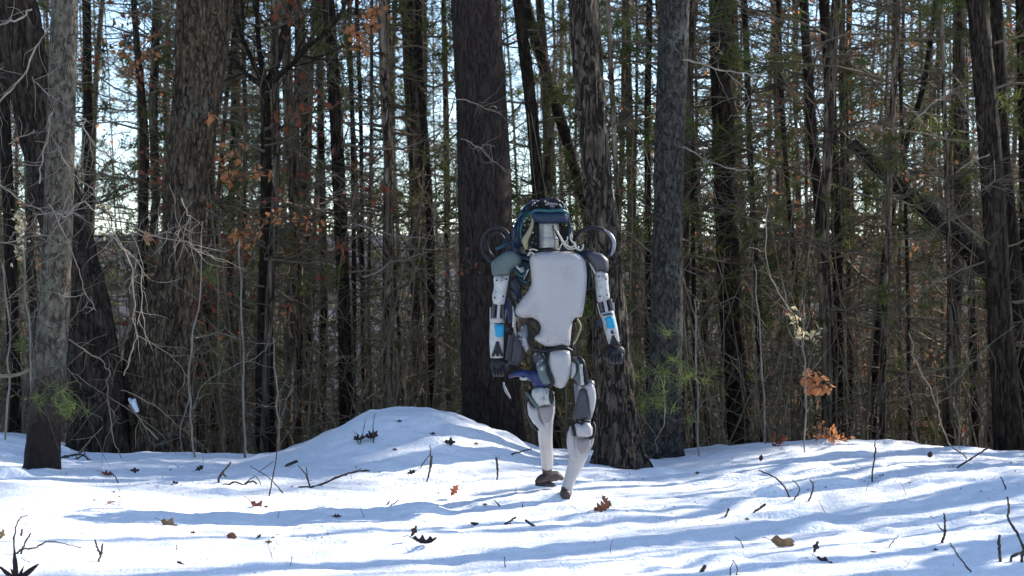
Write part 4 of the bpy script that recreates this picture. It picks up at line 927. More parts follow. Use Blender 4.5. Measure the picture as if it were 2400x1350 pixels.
rod('ankle', [B(735, 1165, .0), B(728, 1205, .0)], [.029, .030], M['foot'], 20)
rod('foot', [B(722, 1222, .10), B(724, 1214, .03), B(726, 1216, -.02), B(727, 1226, -.045)], [.024, .031, .030, .022], M['foot'], 20, 16)
rod('sole', [B(724, 1238, .11), B(726, 1238, .03), B(728, 1242, -.04)], [.020, .026, .022], M['black'], 14)
rod('ankle_strap', [B(700, 1200, -.02), B(728, 1210, -.045), B(760, 1200, -.02)], .006, M['black'], 8)

for x, y, f_ in [(500, 545, A1), (820, 560, A1), (500, 1000, A1), (730, 1190, A1), (590, 1190, A1)]:
    ball('screw', f_(x, y, -.122), .0035, M['gunmetal'])
for x, y in [(205, 730), (280, 720), (190, 860), (255, 850)]: ball('screw', A1(x, y, -.055), .0045, M['black'])
for x, y in [(975, 700), (1030, 720), (985, 850), (1040, 840)]: ball('screw', A1(x, y, -.055), .0045, M['black'])
for pts in ([(480, 1090), (500, 1130), (470, 1200), (520, 1240)], [(450, 1060), (470, 1110), (440, 1180), (470, 1240)], [(790, 1050), (800, 1110), (780, 1180), (775, 1240)]):
    rod('cable', [A1(x, y, -.05) for x, y in pts], .0045, M['black'], 6)
for x, y in [(400, 1085), (415, 1125), (385, 1170), (430, 1160), (405, 1215), (445, 1190)]: ball('fitting', A1(x, y, -.03), .007, M['steel'])
for x, y in [(530, 180), (550, 210), (520, 240), (500, 160), (560, 160)]: ball('fitting', A2(x, y, -.07), .007, M[['steel', 'shell_dirty', 'gunmetal'][x % 3]])
box('knee_bolt', A2(545, 270, -.125), (.018, .01, .022), M['shell_dirty'], (0, -8, 0), .004)

# ------------------------------------------------------------------ leaves, twigs and saplings, placed from the photograph
def px_m(px, Y): return px / F * Y
def leaf_mesh(size, seed, material, lobes=4, curl=.5, wide=.42, stem=True):
    """lobed, curled leaf lying along +X, two sided and a little thick at the midrib"""
    rng = np.random.RandomState(seed); n = 22; t = np.linspace(0, 1, n)
    wv = wide * np.sin(np.pi * np.clip(t * .96 + .03, 0, 1)) ** .7 * (1 - .55 * np.abs(np.sin(t * np.pi * lobes + rng.uniform(-.3, .3))) ** 2 * (t > .06)) * (1 - .25 * t)
    V = []; 
    for k, (a, w_) in enumerate(zip(t, wv)):
        for j, s_ in enumerate((-1, -.5, 0, .5, 1)):
            lob = a + (.13 * abs(s_) if lobes else 0)
            z = .10 * abs(s_) * w_ / wide + curl * ((a - .5) ** 2) * 1.2 + curl * .6 * (s_ * w_) ** 2 * 3 + rng.normal(0, .012)
            V.append((lob, s_ * w_, z))
    V = np.array(V) * size; i = np.arange(n * 5).reshape(n, 5)
    b = MB(); b.add(V, np.stack([i[:-1, :-1], i[1:, :-1], i[1:, 1:], i[:-1, 1:]], -1).reshape(-1, 4))
    if stem:
        p = np.array([(0.02, 0, curl * .3), (-.15, .02, curl * .4), (-.34, .06, curl * .3)]) * size
        b.add(*tubes(p[None], np.array([[.02, .016, .02]]) * size, 4))
    return b.mesh('leaf', material)
def leaf(px, py, wpx, label, material='oak_leaf', rot=(0, 0, 0), lobes=4, curl=.5, wide=.42, lift=.012, group=None, seed=None):
    p = hit(px, py + 2); me = leaf_mesh(px_m(wpx, p.y) * 1.05, seed or int(px + py), M[material], lobes, curl, wide)
    o = bpy.data.objects.new('fallen_leaf', me); COL.objects.link(o); o.location = (p.x - math.cos(R(rot[2])) * px_m(wpx, p.y) * .4, p.y, p.z + lift); o.rotation_euler = tuple(R(a) for a in rot)
    return tag(o, label, 'leaf', group)
LV = [ # px py width label material rot lobes curl
 (600, 1188, 50, 'upright red-brown oak leaf with two points, on the sunlit snow left of centre', 'oak_leaf', (55, 35, 20), 3, .6, .45, .02),
 (388, 1228, 36, 'curled brown leaf at the left end of a thin blue shadow, lower left', 'tan_leaf', (60, 20, 10), 2, .8, .5, .012),
 (246, 1112, 28, 'pale pinkish leaf hanging on a bent stalk, right of the slim grey tree', 'red_leaf', (30, 10, 0), 3, .5, .4, .01),
 (310, 1108, 20, 'small dark folded leaf just below the left snow crest', 'dark_leaf', (70, 0, 30), 2, .7, .4, .012),
 (410, 1131, 16, 'small black leaf standing on edge above the curled brown leaf', 'dark_leaf', (80, 40, 10), 2, .4, .5, .012),
 (466, 1107, 20, 'dark forked leaf in the blue shade above the sunlit slope', 'dark_leaf', (70, -30, 0), 3, .5, .4, .012),
 (256, 1183, 20, 'tiny bright red-brown leaf scrap on the open white snow at the left', 'red_leaf', (50, 0, 40), 3, .6, .3, .006),
 (541, 1260, 22, 'rounded reddish leaf on the upper edge of the long lower-left shadow', 'oak_leaf', (55, 10, 0), 0, .6, .5, .008),
 (607, 1264, 14, 'small grey-brown leaf, left one of two beside the long lower-left shadow', 'dark_leaf', (60, -40, 0), 3, .5, .4, .006),
 (626, 1272, 16, 'small brown leaf, right one of two beside the long lower-left shadow', 'tan_leaf', (50, 0, 0), 2, .5, .4, .004),
 (450, 1249, 12, 'tiny brown leaf between the curled and the rounded leaf', 'oak_leaf', (50, 0, 0), 2, .5, .4, .004),
 (10, 1272, 22, 'brown leaf standing at the left edge of the picture', 'tan_leaf', (75, -70, 0), 2, .3, .5, .015),
 (785, 1212, 20, 'flat dark leaf on the bright snow left of centre', 'dark_leaf', (25, 0, 15), 3, .3, .5, .004),
 (1069, 1168, 26, 'small red leaf standing upright on the snow in the middle', 'red_leaf', (65, -60, 0), 3, .5, .5, .015),
 (1408, 1208, 40, 'curled red-brown oak leaf below the robot, larger of two touching', 'oak_leaf', (55, -25, 0), 4, .9, .45, .015),
 (1418, 1198, 30, 'ragged leaf tip curling over the larger leaf below the robot', 'oak_leaf', (75, -50, 160), 4, .9, .35, .02),
 (984, 1276, 52, 'dark boat-shaped curled leaf on a white tongue of snow, lower middle', 'dark_leaf', (35, 0, 5), 3, 1.1, .3, .008),
 (975, 1268, 26, 'leaf point sticking up from the boat-shaped dark leaf', 'dark_leaf', (75, -65, 0), 2, .5, .35, .02),
 (1110, 1232, 20, 'dark crescent leaf in the lower middle shadow', 'dark_leaf', (50, 0, 0), 0, 1.4, .25, .006),
 (1188, 1228, 20, 'dark crumpled leaf at the end of a twig in the lower middle shadow', 'dark_leaf', (50, 20, 30), 3, .7, .4, .006),
 (1134, 1184, 12, 'tiny dark leaf on the sunlit snow left of the robot\'s feet', 'dark_leaf', (40, 0, 0), 2, .5, .4, .004),
 (962, 1114, 20, 'dark leaf clump at the tip of the long white-capped stick', 'dark_leaf', (60, -20, 0), 3, .6, .4, .01),
 (1050, 1039, 24, 'round dark leaf on the right flank of the snow mound', 'dark_leaf', (60, 0, 0), 2, .5, .5, .01),
 (1012, 1018, 12, 'tiny dark leaf near the top of the snow mound', 'dark_leaf', (50, 0, 0), 2, .5, .4, .006),
 (934, 989, 12, 'tiny dark leaf just below the summit of the snow mound', 'dark_leaf', (50, 0, 0), 2, .5, .4, .006),
 (922, 1056, 12, 'dark leaf scrap low on the front of the snow mound', 'dark_leaf', (50, 0, 30), 2, .5, .4, .006),
 (1113, 1042, 12, 'small brown leaf low on the right of the snow mound', 'oak_leaf', (50, 0, 30), 2, .5, .4, .006),
 (1822, 1280, 50, 'broad tan two-pointed leaf on edge, largest at the lower right', 'tan_leaf', (62, 8, 0), 1, .9, .5, .02),
 (1925, 1312, 36, 'dark shrivelled three-armed leaf at the lower right', 'dark_leaf', (60, 20, -20), 2, .9, .3, .01),
 (1917, 1300, 26, 'upright finger of the shrivelled leaf at the lower right', 'dark_leaf', (85, -70, 0), 2, .4, .35, .01),
 (1788, 1083, 14, 'small black leaf on the right snow slope under its crest', 'dark_leaf', (80, -80, 0), 0, .2, .4, .01),
 (2184, 1078, 14, 'black leaf hanging from a fine twig on the right slope', 'dark_leaf', (80, -80, 0), 0, .2, .5, .02),
 (1748, 1218, 12, 'little dark leaf on a shadow line right of centre', 'dark_leaf', (40, 0, 0), 2, .5, .4, .004),
 (1632, 1110, 10, 'black speck of a leaf under the blue-grey tree', 'dark_leaf', (60, 0, 0), 2, .5, .5, .004),
 (2190, 1290, 12, 'small dark leaf in the lower right shade, near the leaning stick', 'dark_leaf', (40, 0, 0), 2, .5, .4, .004),
 (2045, 1296, 18, 'flat dark leaf scrap in the lower right shade', 'dark_leaf', (20, 0, 0), 0, .2, .25, .004),
 (1460, 1100, 22, 'thin bark flake on the snow right of the robot\'s standing leg', 'dark_leaf', (15, 0, 0), 0, .2, .25, .006),
]
for a in LV: leaf(a[0], a[1], a[2], a[3], a[4], a[5], a[6], a[7], a[8], a[9], group='fallen leaves on the snow')
rnl = random.Random(8)
for i in range(34):
    cx, cy = rnl.uniform(0, 2400), rnl.choice((rnl.uniform(1090, 1340), rnl.uniform(1080, 1160)))
    for k in range(rnl.randint(2, 8)):
        leaf(cx + rnl.gauss(0, 45), min(1345, max(1082, cy + rnl.gauss(0, 9))), rnl.uniform(3, 8), 'tiny scrap of dead leaf or bark lying loose on the snow', rnl.choice(('dark_leaf', 'dark_leaf', 'oak_leaf', 'tan_leaf')), (rnl.uniform(0, 60), rnl.uniform(-30, 30), rnl.uniform(0, 360)), 2, .6, .4, .0015, group='tiny litter scraps on the snow', seed=rnl.randrange(12) + 1)
# fine stalks and needles poking through the crust
for i in range(44):
    p = hit(rnl.uniform(0, 2400), rnl.choice((rnl.uniform(1085, 1340), rnl.uniform(1070, 1180)))); h_ = rnl.uniform(.02, .10); a = rnl.uniform(0, 6.28); n_ = 6; rg = np.random.RandomState(i)
    q = wander(rg, np.array([[0, 0, -.01]]), unit(np.array([[math.cos(a) * .5, math.sin(a) * .5, rnl.uniform(.1, 1)]])), np.array([h_]), n_, .15)
    b = MB(); b.add(*tubes(q, np.linspace(.0016, .0007, n_)[None], 4))
    if rnl.random() < .5: b.add(*tubes(wander(rg, q[:, 2], unit(rg.normal(0, 1, (1, 3)) + (0, 0, .6)), np.array([h_ * .5]), 4, .15), np.linspace(.0012, .0006, 4)[None], 4))
    o = bpy.data.objects.new('stalk', b.mesh('stalk', M['dark_twig'])); COL.objects.link(o); o.location = p
    tag(o, 'fine dead stalk a finger long poking through the snow crust', 'stalk', 'fine stalks in the snow')

def stick(name, label, cat, paths, material='dark_twig', Y=None, group=None, base=True, dY=0.0, buds=0.0, seed=0, pname='stem'):
    """paths: list of (points, start width px, end width px); the first point of the first path stands on the snow"""
    p0 = paths[0][0][0]; h_ = hit(p0[0], min(p0[1], 1349) if p0[1] > 1349 else p0[1])
    if Y is None:
        Yb = h_.y if p0[1] <= 1349 else 7.3
    else: Yb = Y
    root_p = P(p0[0], p0[1], Yb)
    root = empty(name, root_p, label, cat, group); rng = np.random.RandomState(seed + abs(int(p0[0])))
    for k, (pts, w0, w1) in enumerate(paths):
        ds = np.cumsum(rng.normal(0, .02 + dY, len(pts))); ds -= ds[0]
        q = np.array([P(a, b, Yb + (ds[j] if k or Y else ds[j] * .5)) for j, (a, b) in enumerate(pts)])
        if k == 0 and base: q = np.vstack([q[0] + (0, 0, -.04), q])
        n = max(6, 5 * len(q)); c = smooth_path(q, n); c[1:-1] += rng.normal(0, .0012, (n - 2, 3)) + (np.stack([vnoise(np.arange(1, n - 1) * .45 + 17 * k + len(label) + 60 * j_, np.full(n - 2, 3.3)) for j_ in range(3)], 1) - .5) * .022 * (1 if Y else 0)
        r = np.linspace(w0, w1, n) / 2 / F * Yb * (1 + rng.uniform(-.12, .12, n) + (buds * (rng.rand(n) < .2)))
        if Y: r = r * .72
        b = MB(); b.add(*tubes(c[None], r[None], 7))
        if Y and n > 8:
            q_ = n // 3; ii = rng.randint(2, n - 1, q_); dd = unit(unit(c[ii] - c[ii - 1]) * .8 + rng.normal(0, .7, (q_, 3)))
            tw = wander(rng, c[ii], dd, rng.uniform(.05, .34, q_), 7, .22, .02); b.add(*tubes(tw, np.linspace(.0022, .0008, 7)[None] * np.ones((q_, 1)), 3))
        me = b.mesh(pname, M[material])
        o = bpy.data.objects.new(pname if k == 0 else 'side_twig', me); COL.objects.link(o); o.parent = root; o.location = -root.location
    return root
ST = [
 ('stick', 'short black forked stick jutting up left of the tangle of twigs, left of centre', 'twig', [([(512, 1132), (516, 1115), (530, 1098), (541, 1084)], 6, 4), ([(519, 1108), (530, 1118)], 5, 3), ([(512, 1132), (520, 1140)], 5, 3)]),
 ('stick', 'long straight thin twig rising across the left foot of the mound', 'twig', [([(631, 1163), (640, 1118), (649, 1060), (652, 1000), (656, 940)], 4, 2), ([(649, 1060), (664, 1030), (690, 990)], 2, 1.5)]),
 ('stick', 'thin twig leaning right to left behind the long straight twig', 'twig', [([(664, 1157), (630, 1120), (586, 1092)], 3.5, 2), ([(606, 1107), (640, 1082)], 2, 1.5)]),
 ('branch', 'long dark fallen branch with upright side twigs, its end capped with snow', 'branch', [([(700, 1143), (730, 1142), (760, 1132), (800, 1115), (840, 1104), (866, 1103)], 6, 4), ([(726, 1138), (716, 1112), (698, 1090)], 4, 2), ([(722, 1130), (718, 1095)], 3, 2), ([(740, 1138), (768, 1147), (788, 1150)], 5, 3), ([(788, 1163), (789, 1146)], 5, 4), ([(718, 1176), (718, 1148)], 5, 4)]),
 ('stick', 'thick black stub lying on the blue snow at the foot of the mound', 'twig', [([(670, 1093), (684, 1086), (697, 1080)], 8, 7)]),
 ('stick', 'tangle of dark twigs with snow caught in it, left of centre', 'twig', [([(524, 1136), (560, 1140), (590, 1128), (612, 1140)], 6, 4), ([(530, 1140), (552, 1130), (580, 1142)], 5, 3), ([(575, 1133), (600, 1118), (618, 1150)], 3, 2), ([(560, 1142), (585, 1148), (600, 1140)], 6, 3)]),
 ('stick', 'short upright twig, left one of two in front of the mound', 'twig', [([(1001, 1130), (1008, 1100), (1012, 1068)], 3, 5)]),
 ('stick', 'short upright twig, right one of two in front of the mound', 'twig', [([(1165, 1126), (1166, 1100), (1163, 1073)], 2, 6)]),
 ('stick', 'fine twig pair crossing in a narrow V on the front of the mound', 'twig', [([(1007, 1098), (1010, 1070), (1008, 1042)], 3, 2), ([(984, 1098), (996, 1080), (1010, 1062)], 3, 2)]),
 ('stick', 'dark twig lying at the right end of the mound', 'twig', [([(1198, 1066), (1216, 1060), (1246, 1052)], 5, 3)]),
 ('stick', 'dark twig with a crumpled end in the lower middle shadow', 'twig', [([(1182, 1230), (1195, 1222), (1209, 1212)], 4, 5)]),
 ('stick', 'straight black stick lying slantwise in the lower middle shadow', 'twig', [([(1252, 1234), (1240, 1226), (1231, 1219)], 6, 5)]),
 ('stick', 'straight dark twig standing on the right snow crest', 'twig', [([(2044, 1130), (2046, 1095), (2051, 1060), (2051, 1040)], 5, 3), ([(2048, 1045), (2058, 1020), (2064, 1005)], 2, 1)]),
 ('stick', 'dark stick leaning out to the right on the far right crest', 'twig', [([(2244, 1097), (2280, 1073), (2318, 1048)], 5, 4)]),
 ('stick', 'arching twig bending down to the right on the right slope', 'twig', [([(1850, 1166), (1836, 1138), (1812, 1117), (1778, 1103)], 5, 3)]),
 ('stick', 'first short bowed twig right of the arching twig', 'twig', [([(1861, 1172), (1874, 1150), (1868, 1136), (1857, 1124)], 4, 2)]),
 ('stick', 'second short bowed twig right of the arching twig', 'twig', [([(1895, 1176), (1903, 1155), (1906, 1138), (1898, 1124)], 5, 3)]),
 ('stick', 'short dark twig slanting up beside the snow lump on the right slope', 'twig', [([(1766, 1202), (1780, 1192), (1794, 1182)], 4, 6)]),
 ('stick', 'tiny upright twig left of the snow lump on the right slope', 'twig', [([(1701, 1212), (1704, 1202), (1707, 1193)], 4, 5)]),
 ('stick', 'budded forked twig upright in the lower right shade', 'twig', [([(2208, 1273), (2214, 1250), (2215, 1225), (2212, 1203)], 7, 4), ([(2214, 1245), (2204, 1238), (2196, 1228)], 4, 2)]),
 ('stick', 'bent twig in two pieces near the right edge, upper one', 'twig', [([(2357, 1148), (2352, 1132), (2345, 1117)], 4, 3)]),
 ('stick', 'long dark bent twig near the right edge, rising from the lower corner', 'twig', [([(2400, 1292), (2384, 1250), (2363, 1216), (2365, 1190), (2361, 1165)], 7, 4)]),
 ('stick', 'long thin twig leaning left over the lower right shade', 'twig', [([(2275, 1341), (2248, 1305), (2227, 1272)], 5, 3)]),
 ('stick', 'fine twig slanting up to the right in the lower right shade', 'twig', [([(2083, 1284), (2094, 1268), (2106, 1255)], 3, 2)]),
 ('stick', 'fine bent twig left of the broad tan leaf', 'twig', [([(1742, 1284), (1734, 1268), (1724, 1258)], 3, 2)]),
 ('stick', 'pair of fine bowed twigs at the bottom, right of centre', 'twig', [([(1726, 1349), (1727, 1330), (1717, 1312)], 4, 2), ([(1712, 1349), (1712, 1332), (1718, 1318)], 3, 2)]),
 ('stick', 'thick black broken stub at the bottom, right of centre', 'twig', [([(1642, 1352), (1645, 1338), (1653, 1326)], 11, 8)]),
 ('shrub', 'dark knobbly forked shrub stems in the bottom right corner', 'shrub', [([(2344, 1360), (2344, 1310), (2341, 1275), (2343, 1254)], 9, 6), ([(2388, 1360), (2395, 1310), (2404, 1270)], 9, 6), ([(2390, 1335), (2372, 1325), (2372, 1305), (2400, 1293)], 8, 6), ([(2346, 1345), (2366, 1338), (2384, 1345)], 7, 6)]),
 ('shrub', 'dark many-armed shrub stems in the bottom left corner', 'shrub', [([(34, 1355), (35, 1310), (33, 1262), (40, 1228), (50, 1212), (64, 1208)], 7, 2), ([(46, 1300), (58, 1275), (72, 1250)], 5, 4), ([(36, 1300), (50, 1288), (80, 1285), (110, 1270), (150, 1274), (190, 1284)], 5, 2), ([(50, 1255), (52, 1240)], 6, 4)]),
 ('stick', 'forked dark twig standing at the lower left', 'twig', [([(218, 1352), (228, 1322), (237, 1300), (241, 1274)], 7, 4), ([(236, 1302), (228, 1285), (222, 1264)], 5, 4)]),
 ('stick', 'bent twig with a blunt head at the bottom, left of centre', 'twig', [([(444, 1352), (438, 1338), (430, 1325), (417, 1316)], 5, 7)]),
 ('stick', 'fine looping grass stalk at the lower left', 'twig', [([(142, 1352), (150, 1335), (165, 1328), (192, 1328)], 3, 1.5)]),
 ('stick', 'fine twig lying on the snow below the leaning oak', 'twig', [([(277, 1132), (268, 1115), (255, 1106)], 3.5, 2)]),
 ('stick', 'dark bundle of brush at the left crest beside the slim grey tree', 'twig', [([(140, 1074), (165, 1068), (190, 1065), (212, 1080)], 6, 4), ([(150, 1070), (175, 1078), (200, 1062)], 6, 3), ([(160, 1105), (172, 1085), (180, 1070)], 3, 2), ([(185, 1062), (205, 1052)], 5, 3)]),
 ('stick', 'little dark twig upright on the long lower-left shadow', 'twig', [([(414, 1290), (414, 1277)], 3, 2)]),
 ('stick', 'two tiny twigs crossing on the lit snow in the middle', 'twig', [([(907, 1185), (912, 1175)], 3, 3), ([(912, 1188), (935, 1172)], 3, 2)]),
 ('stick', 'fine upright grass stalk at the bottom in the middle', 'twig', [([(1184, 1330), (1182, 1305)], 3, 2)]),
 ('stick', 'thin stalk on the sunlit snow left of the robot\'s feet', 'twig', [([(1171, 1188), (1164, 1178), (1158, 1172)], 4, 2), ([(1226, 1196), (1225, 1180)], 3, 2)]),
 ('stick', 'fine stalk pair on the snow mound\'s left flank with dark leaf tufts', 'twig', [([(843, 1044), (850, 1015), (856, 985)], 3, 1.5), ([(876, 1038), (874, 1005), (878, 970)], 3, 1.5), ([(840, 1040), (828, 1010)], 2, 1)]),
]
for nm, lab, cat, paths in ST: stick(nm, lab, cat, paths, group='twigs standing and lying on the snow' if nm == 'stick' else None, buds=.25)
# leaf tufts on the mound
for (px, py, w_, lab) in [(842, 1040, 26, 'dark red leaf tuft, left one of two on the left flank of the mound'), (872, 1036, 30, 'dark red leaf tuft, right one of two on the left flank of the mound')]:
    p = hit(px, py); root = empty('leaf_tuft', p, lab, 'leaves', 'leaf tufts on the mound')
    for k in range(6):
        c = bpy.data.objects.new('leaf', leaf_mesh(px_m(w_, p.y) * .8, k + int(px), M['dark_leaf'], 2, .5, .4, False)); COL.objects.link(c); c.parent = root; c.rotation_euler = (R(rnl.uniform(0, 60)), R(-rnl.uniform(15, 80)), R(60 * k)); c.location = (0, 0, .01)
# large star-shaped leaf, bottom left
p = hit(50, 1349, .0); p.y -= .05; p.z -= .012; root = empty('star_leaf', p, 'big dark star-shaped dead leaf on a stem in the bottom left corner', 'leaf')
for k, (a, l) in enumerate([(95, 66), (140, 54), (38, 62), (118, 34), (66, 36)]):
    c = bpy.data.objects.new('leaf_lobe', leaf_mesh(px_m(l, 7.3), 70 + k, M['dark_leaf'], 0, .15, .12, False)); COL.objects.link(c); c.parent = root; c.rotation_euler = (R(80), R(-a), 0); 
# saplings and pale twigs on the left
PT = [
 ('arching_twigs', 'long pale sunlit twigs arching down across the slim grey tree', 'shrub', 10.3, [
   ([(75, 22), (50, 42), (20, 52), (-5, 60)], 7, 6), ([(118, 60), (85, 110), (55, 175), (10, 230), (-10, 262)], 5, 7), ([(123, 262), (112, 310), (104, 350), (98, 380), (92, 430)], 5, 6), ([(183, 272), (197, 280), (197, 305), (222, 340), (250, 360), (276, 380)], 7, 5),
   ([(115, 300), (135, 345), (165, 395), (190, 425), (222, 450)], 3, 5), ([(20, 338), (45, 320), (80, 305)], 3, 4), ([(75, 180), (100, 210), (115, 225)], 3, 3)]),
 ('twisted_twigs', 'pale zigzag twigs spreading sideways across the slim grey tree at mid height', 'shrub', 10.2, [
   ([(-5, 428), (30, 455), (60, 482), (95, 490), (112, 500), (135, 497), (165, 500), (190, 505), (230, 535), (290, 538), (345, 552), (400, 545)], 5, 3), ([(112, 498), (90, 508), (60, 535), (30, 545)], 5, 3), ([(135, 497), (148, 505), (165, 500), (185, 478), (210, 480), (240, 520)], 5, 3),
   ([(115, 478), (150, 540), (170, 590), (192, 645), (200, 690), (225, 728)], 4, 3), ([(210, 450), (235, 475), (255, 510), (275, 560), (300, 610), (312, 660), (314, 740), (318, 790), (310, 830), (290, 880)], 4, 4),
   ([(290, 525), (330, 540), (380, 560), (440, 570), (470, 600)], 3, 2), ([(425, 465), (440, 500), (440, 520), (410, 545)], 4, 3), ([(468, 520), (440, 545), (405, 580)], 3, 3), ([(0, 568), (50, 560), (100, 550)], 4, 3), ([(250, 535), (280, 570), (325, 620), (330, 700), (322, 760)], 3, 3), ([(410, 545), (450, 580), (500, 600)], 2, 2)]),
 ('drooping_twigs', 'grey-brown twigs looping down low between the slim grey tree and the leaning oak', 'shrub', 10.9, [
   ([(192, 685), (180, 730), (150, 775), (122, 832), (150, 860), (175, 882), (190, 905)], 4, 4), ([(160, 795), (200, 820), (235, 845), (255, 872), (250, 895)], 5, 4), ([(248, 890), (255, 950), (262, 1010), (285, 1075)], 6, 3), ([(108, 680), (122, 700), (125, 735)], 5, 4),
   ([(0, 880), (40, 875), (82, 862)], 13, 10), ([(320, 785), (370, 815), (405, 840), (440, 885)], 3, 2), ([(282, 915), (340, 935), (390, 975), (435, 1015), (495, 1062)], 4, 2), ([(300, 950), (330, 985), (370, 1030)], 3, 4), ([(240, 1000), (215, 1030), (180, 1060)], 3, 2),
   ([(150, 900), (200, 955), (240, 985)], 3, 2), ([(162, 870), (230, 915), (300, 960)], 3, 2), ([(290, 830), (275, 860), (262, 900)], 3, 3), ([(0, 700), (30, 690), (80, 645)], 3, 3), ([(80, 830), (80, 870), (120, 920)], 3, 2), ([(20, 760), (30, 730), (80, 700), (130, 640)], 2, 2)]),
 ('thin_sapling', 'thin pale sapling standing on the crest right of the leaning oak', 'sapling', 12.4, [([(457, 1072), (450, 990), (442, 900), (452, 790), (468, 700), (475, 520)], 7, 4), ([(446, 930), (425, 1000), (428, 1060)], 4, 3), ([(448, 960), (480, 900), (560, 850)], 3, 1.5)]),
 ('white_sapling', 'pale thin straight sapling with white bark patches left of the forked tree', 'sapling', 12.6, [([(574, 1075), (573, 980), (570, 850), (564, 700), (562, 560)], 8, 5), ([(570, 850), (610, 830), (640, 800)], 3, 2), ([(572, 800), (520, 780), (470, 790)], 3, 2)]),
 ('thin_sapling', 'pale thin sapling in front of the forked tree\'s foot', 'sapling', 12.7, [([(655, 1055), (650, 990), (648, 900), (640, 790)], 7, 4), ([(652, 1000), (672, 940), (690, 905)], 3, 2)]),
 ('thin_sapling', 'pale thin crooked stem left of the slim grey tree', 'sapling', 12.3, [([(75, 1050), (72, 940), (68, 800), (56, 620), (50, 500)], 6, 5)]),
 ('thin_sapling', 'pale stem at the left edge beyond the slim grey tree', 'sapling', 12.3, [([(12, 1030), (18, 900), (22, 760), (5, 620)], 7, 5)]),
 ('leafy_sapling', 'thin curved sapling with bleached curled leaves right of the dark knotty tree', 'sapling', 12.0, [([(1886, 1060), (1888, 980), (1886, 880), (1882, 800), (1862, 740), (1836, 700), (1806, 650), (1795, 580), (1800, 480)], 5, 3), ([(1884, 810), (1884, 740), (1880, 700)], 4, 2), ([(1880, 815), (1868, 800), (1862, 770)], 4, 3)]),
 ('thin_sapling', 'pale hair-thin stem right of the blue-grey tree', 'sapling', 12.6, [([(1638, 1070), (1636, 960), (1630, 860), (1628, 700)], 6, 4), ([(1636, 960), (1660, 930)], 3, 2)]),
 ('thin_sapling', 'pale hair-thin stem right of the dark knotty tree', 'sapling', 13.0, [([(1796, 1060), (1786, 900), (1778, 760), (1768, 620)], 7, 4), ([(1786, 900), (1810, 860)], 3, 2)]),
 ('leaning_sapling', 'long thin stem leaning left, crossing low at the right', 'sapling', 11.6, [([(2266, 1076), (2220, 1035), (2205, 980), (2188, 930), (2170, 890), (2145, 840), (2130, 780)], 5, 3), ([(2188, 930), (2230, 900), (2290, 840), (2380, 760)], 3, 2)]),
 ('thin_sapling', 'dead forked stem between the robot\'s raised arm and the blue-grey tree', 'sapling', 12.5, [([(1540, 1060), (1538, 1030), (1556, 990), (1560, 930), (1545, 880)], 5, 3)]),
 ('bare_branch', 'long pale bare bough reaching right from the blue-grey tree, upper one', 'branch', 12.7, [([(1600, 140), (1680, 160), (1740, 172), (1790, 180)], 7, 4), ([(1700, 165), (1740, 200), (1760, 240)], 3, 2)]),
 ('bare_branch', 'long pale bare bough reaching right from the blue-grey tree, lower one', 'branch', 12.7, [([(1600, 345), (1650, 370), (1712, 396), (1760, 400)], 7, 4)]),
 ('bare_branch', 'thin pale twig hanging across the big pine, upper one', 'branch', 13.3, [([(995, 218), (1060, 232), (1110, 240), (1140, 255), (1175, 268)], 4, 3)]),
 ('bare_branch', 'thin pale twig hanging across the big pine, lower one', 'branch', 13.3, [([(1080, 325), (1110, 340), (1150, 370), (1190, 405)], 4, 3), ([(1125, 350), (1140, 338), (1160, 345)], 3, 2)]),
 ('bare_branch', 'sunlit bough rising to the right, left of the striped dark tree', 'branch', 14.0, [([(2140, 285), (2180, 250), (2230, 215), (2262, 195)], 6, 4)]),
 ('bare_branch', 'sunlit short bough beside the striped dark tree, below the rising one', 'branch', 14.0, [([(2240, 405), (2280, 378), (2318, 362)], 5, 4)]),
 ('bare_branch', 'dark crooked bough between sunlit-edged tree and big pine', 'branch', 14.5, [([(850, 650), (880, 640), (920, 615), (955, 608), (1000, 590)], 8, 4), ([(820, 520), (880, 540), (940, 555), (1000, 560)], 7, 4)]),
]
for nm, lab, cat, Y, paths in PT:
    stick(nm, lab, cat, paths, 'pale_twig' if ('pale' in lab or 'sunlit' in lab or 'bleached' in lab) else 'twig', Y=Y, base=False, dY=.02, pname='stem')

def cluster(name, label, cat, spots, material, size, Y, group=None, per=9, spread=.05, stems=True, drop=True):
    root = empty(name, P(spots[0][0], spots[0][1], Y), label, cat, group); rng = np.random.RandomState(int(spots[0][0]))
    cs = []
    for (a, b, s) in spots:
        m = max(3, int(per * 1.5 * s)); c = np.array(P(a, b, Y + rng.normal(0, .15)))
        cs.append(c + rng.normal(0, 1, (m, 3)) * np.array([spread, spread, spread * .8]) * s)
    cs = np.concatenate(cs)
    b = MB(); b.add(*leaf_quads(rng, cs, 1, size * .8, .005)); me = b.mesh('leaves', M[material], False)
    o = bpy.data.objects.new('leaves', me); COL.objects.link(o); o.parent = root; o.location = -root.location
    if stems and len(spots) > 1:
        q = np.array([P(a, b_, Y) for a, b_, s in spots]); m = MB(); c = smooth_path(q, 4 * len(q)); m.add(*tubes(c[None], np.full((1, len(c)), .004), 5))
        k = min(40, len(cs)); i = rng.choice(len(cs), k, False); near = c[np.argmin(np.linalg.norm(c[None] - cs[i][:, None], axis=2), axis=1)]
        m.add(*tubes(np.stack([near, (near + cs[i]) / 2 + rng.normal(0, .01, (k, 3)), cs[i]], 1), np.full((k, 3), .0018), 3))
        o = bpy.data.objects.new('twigs', m.mesh('twigs', M['dark_twig'])); COL.objects.link(o); o.parent = root; o.location = -root.location
    return root
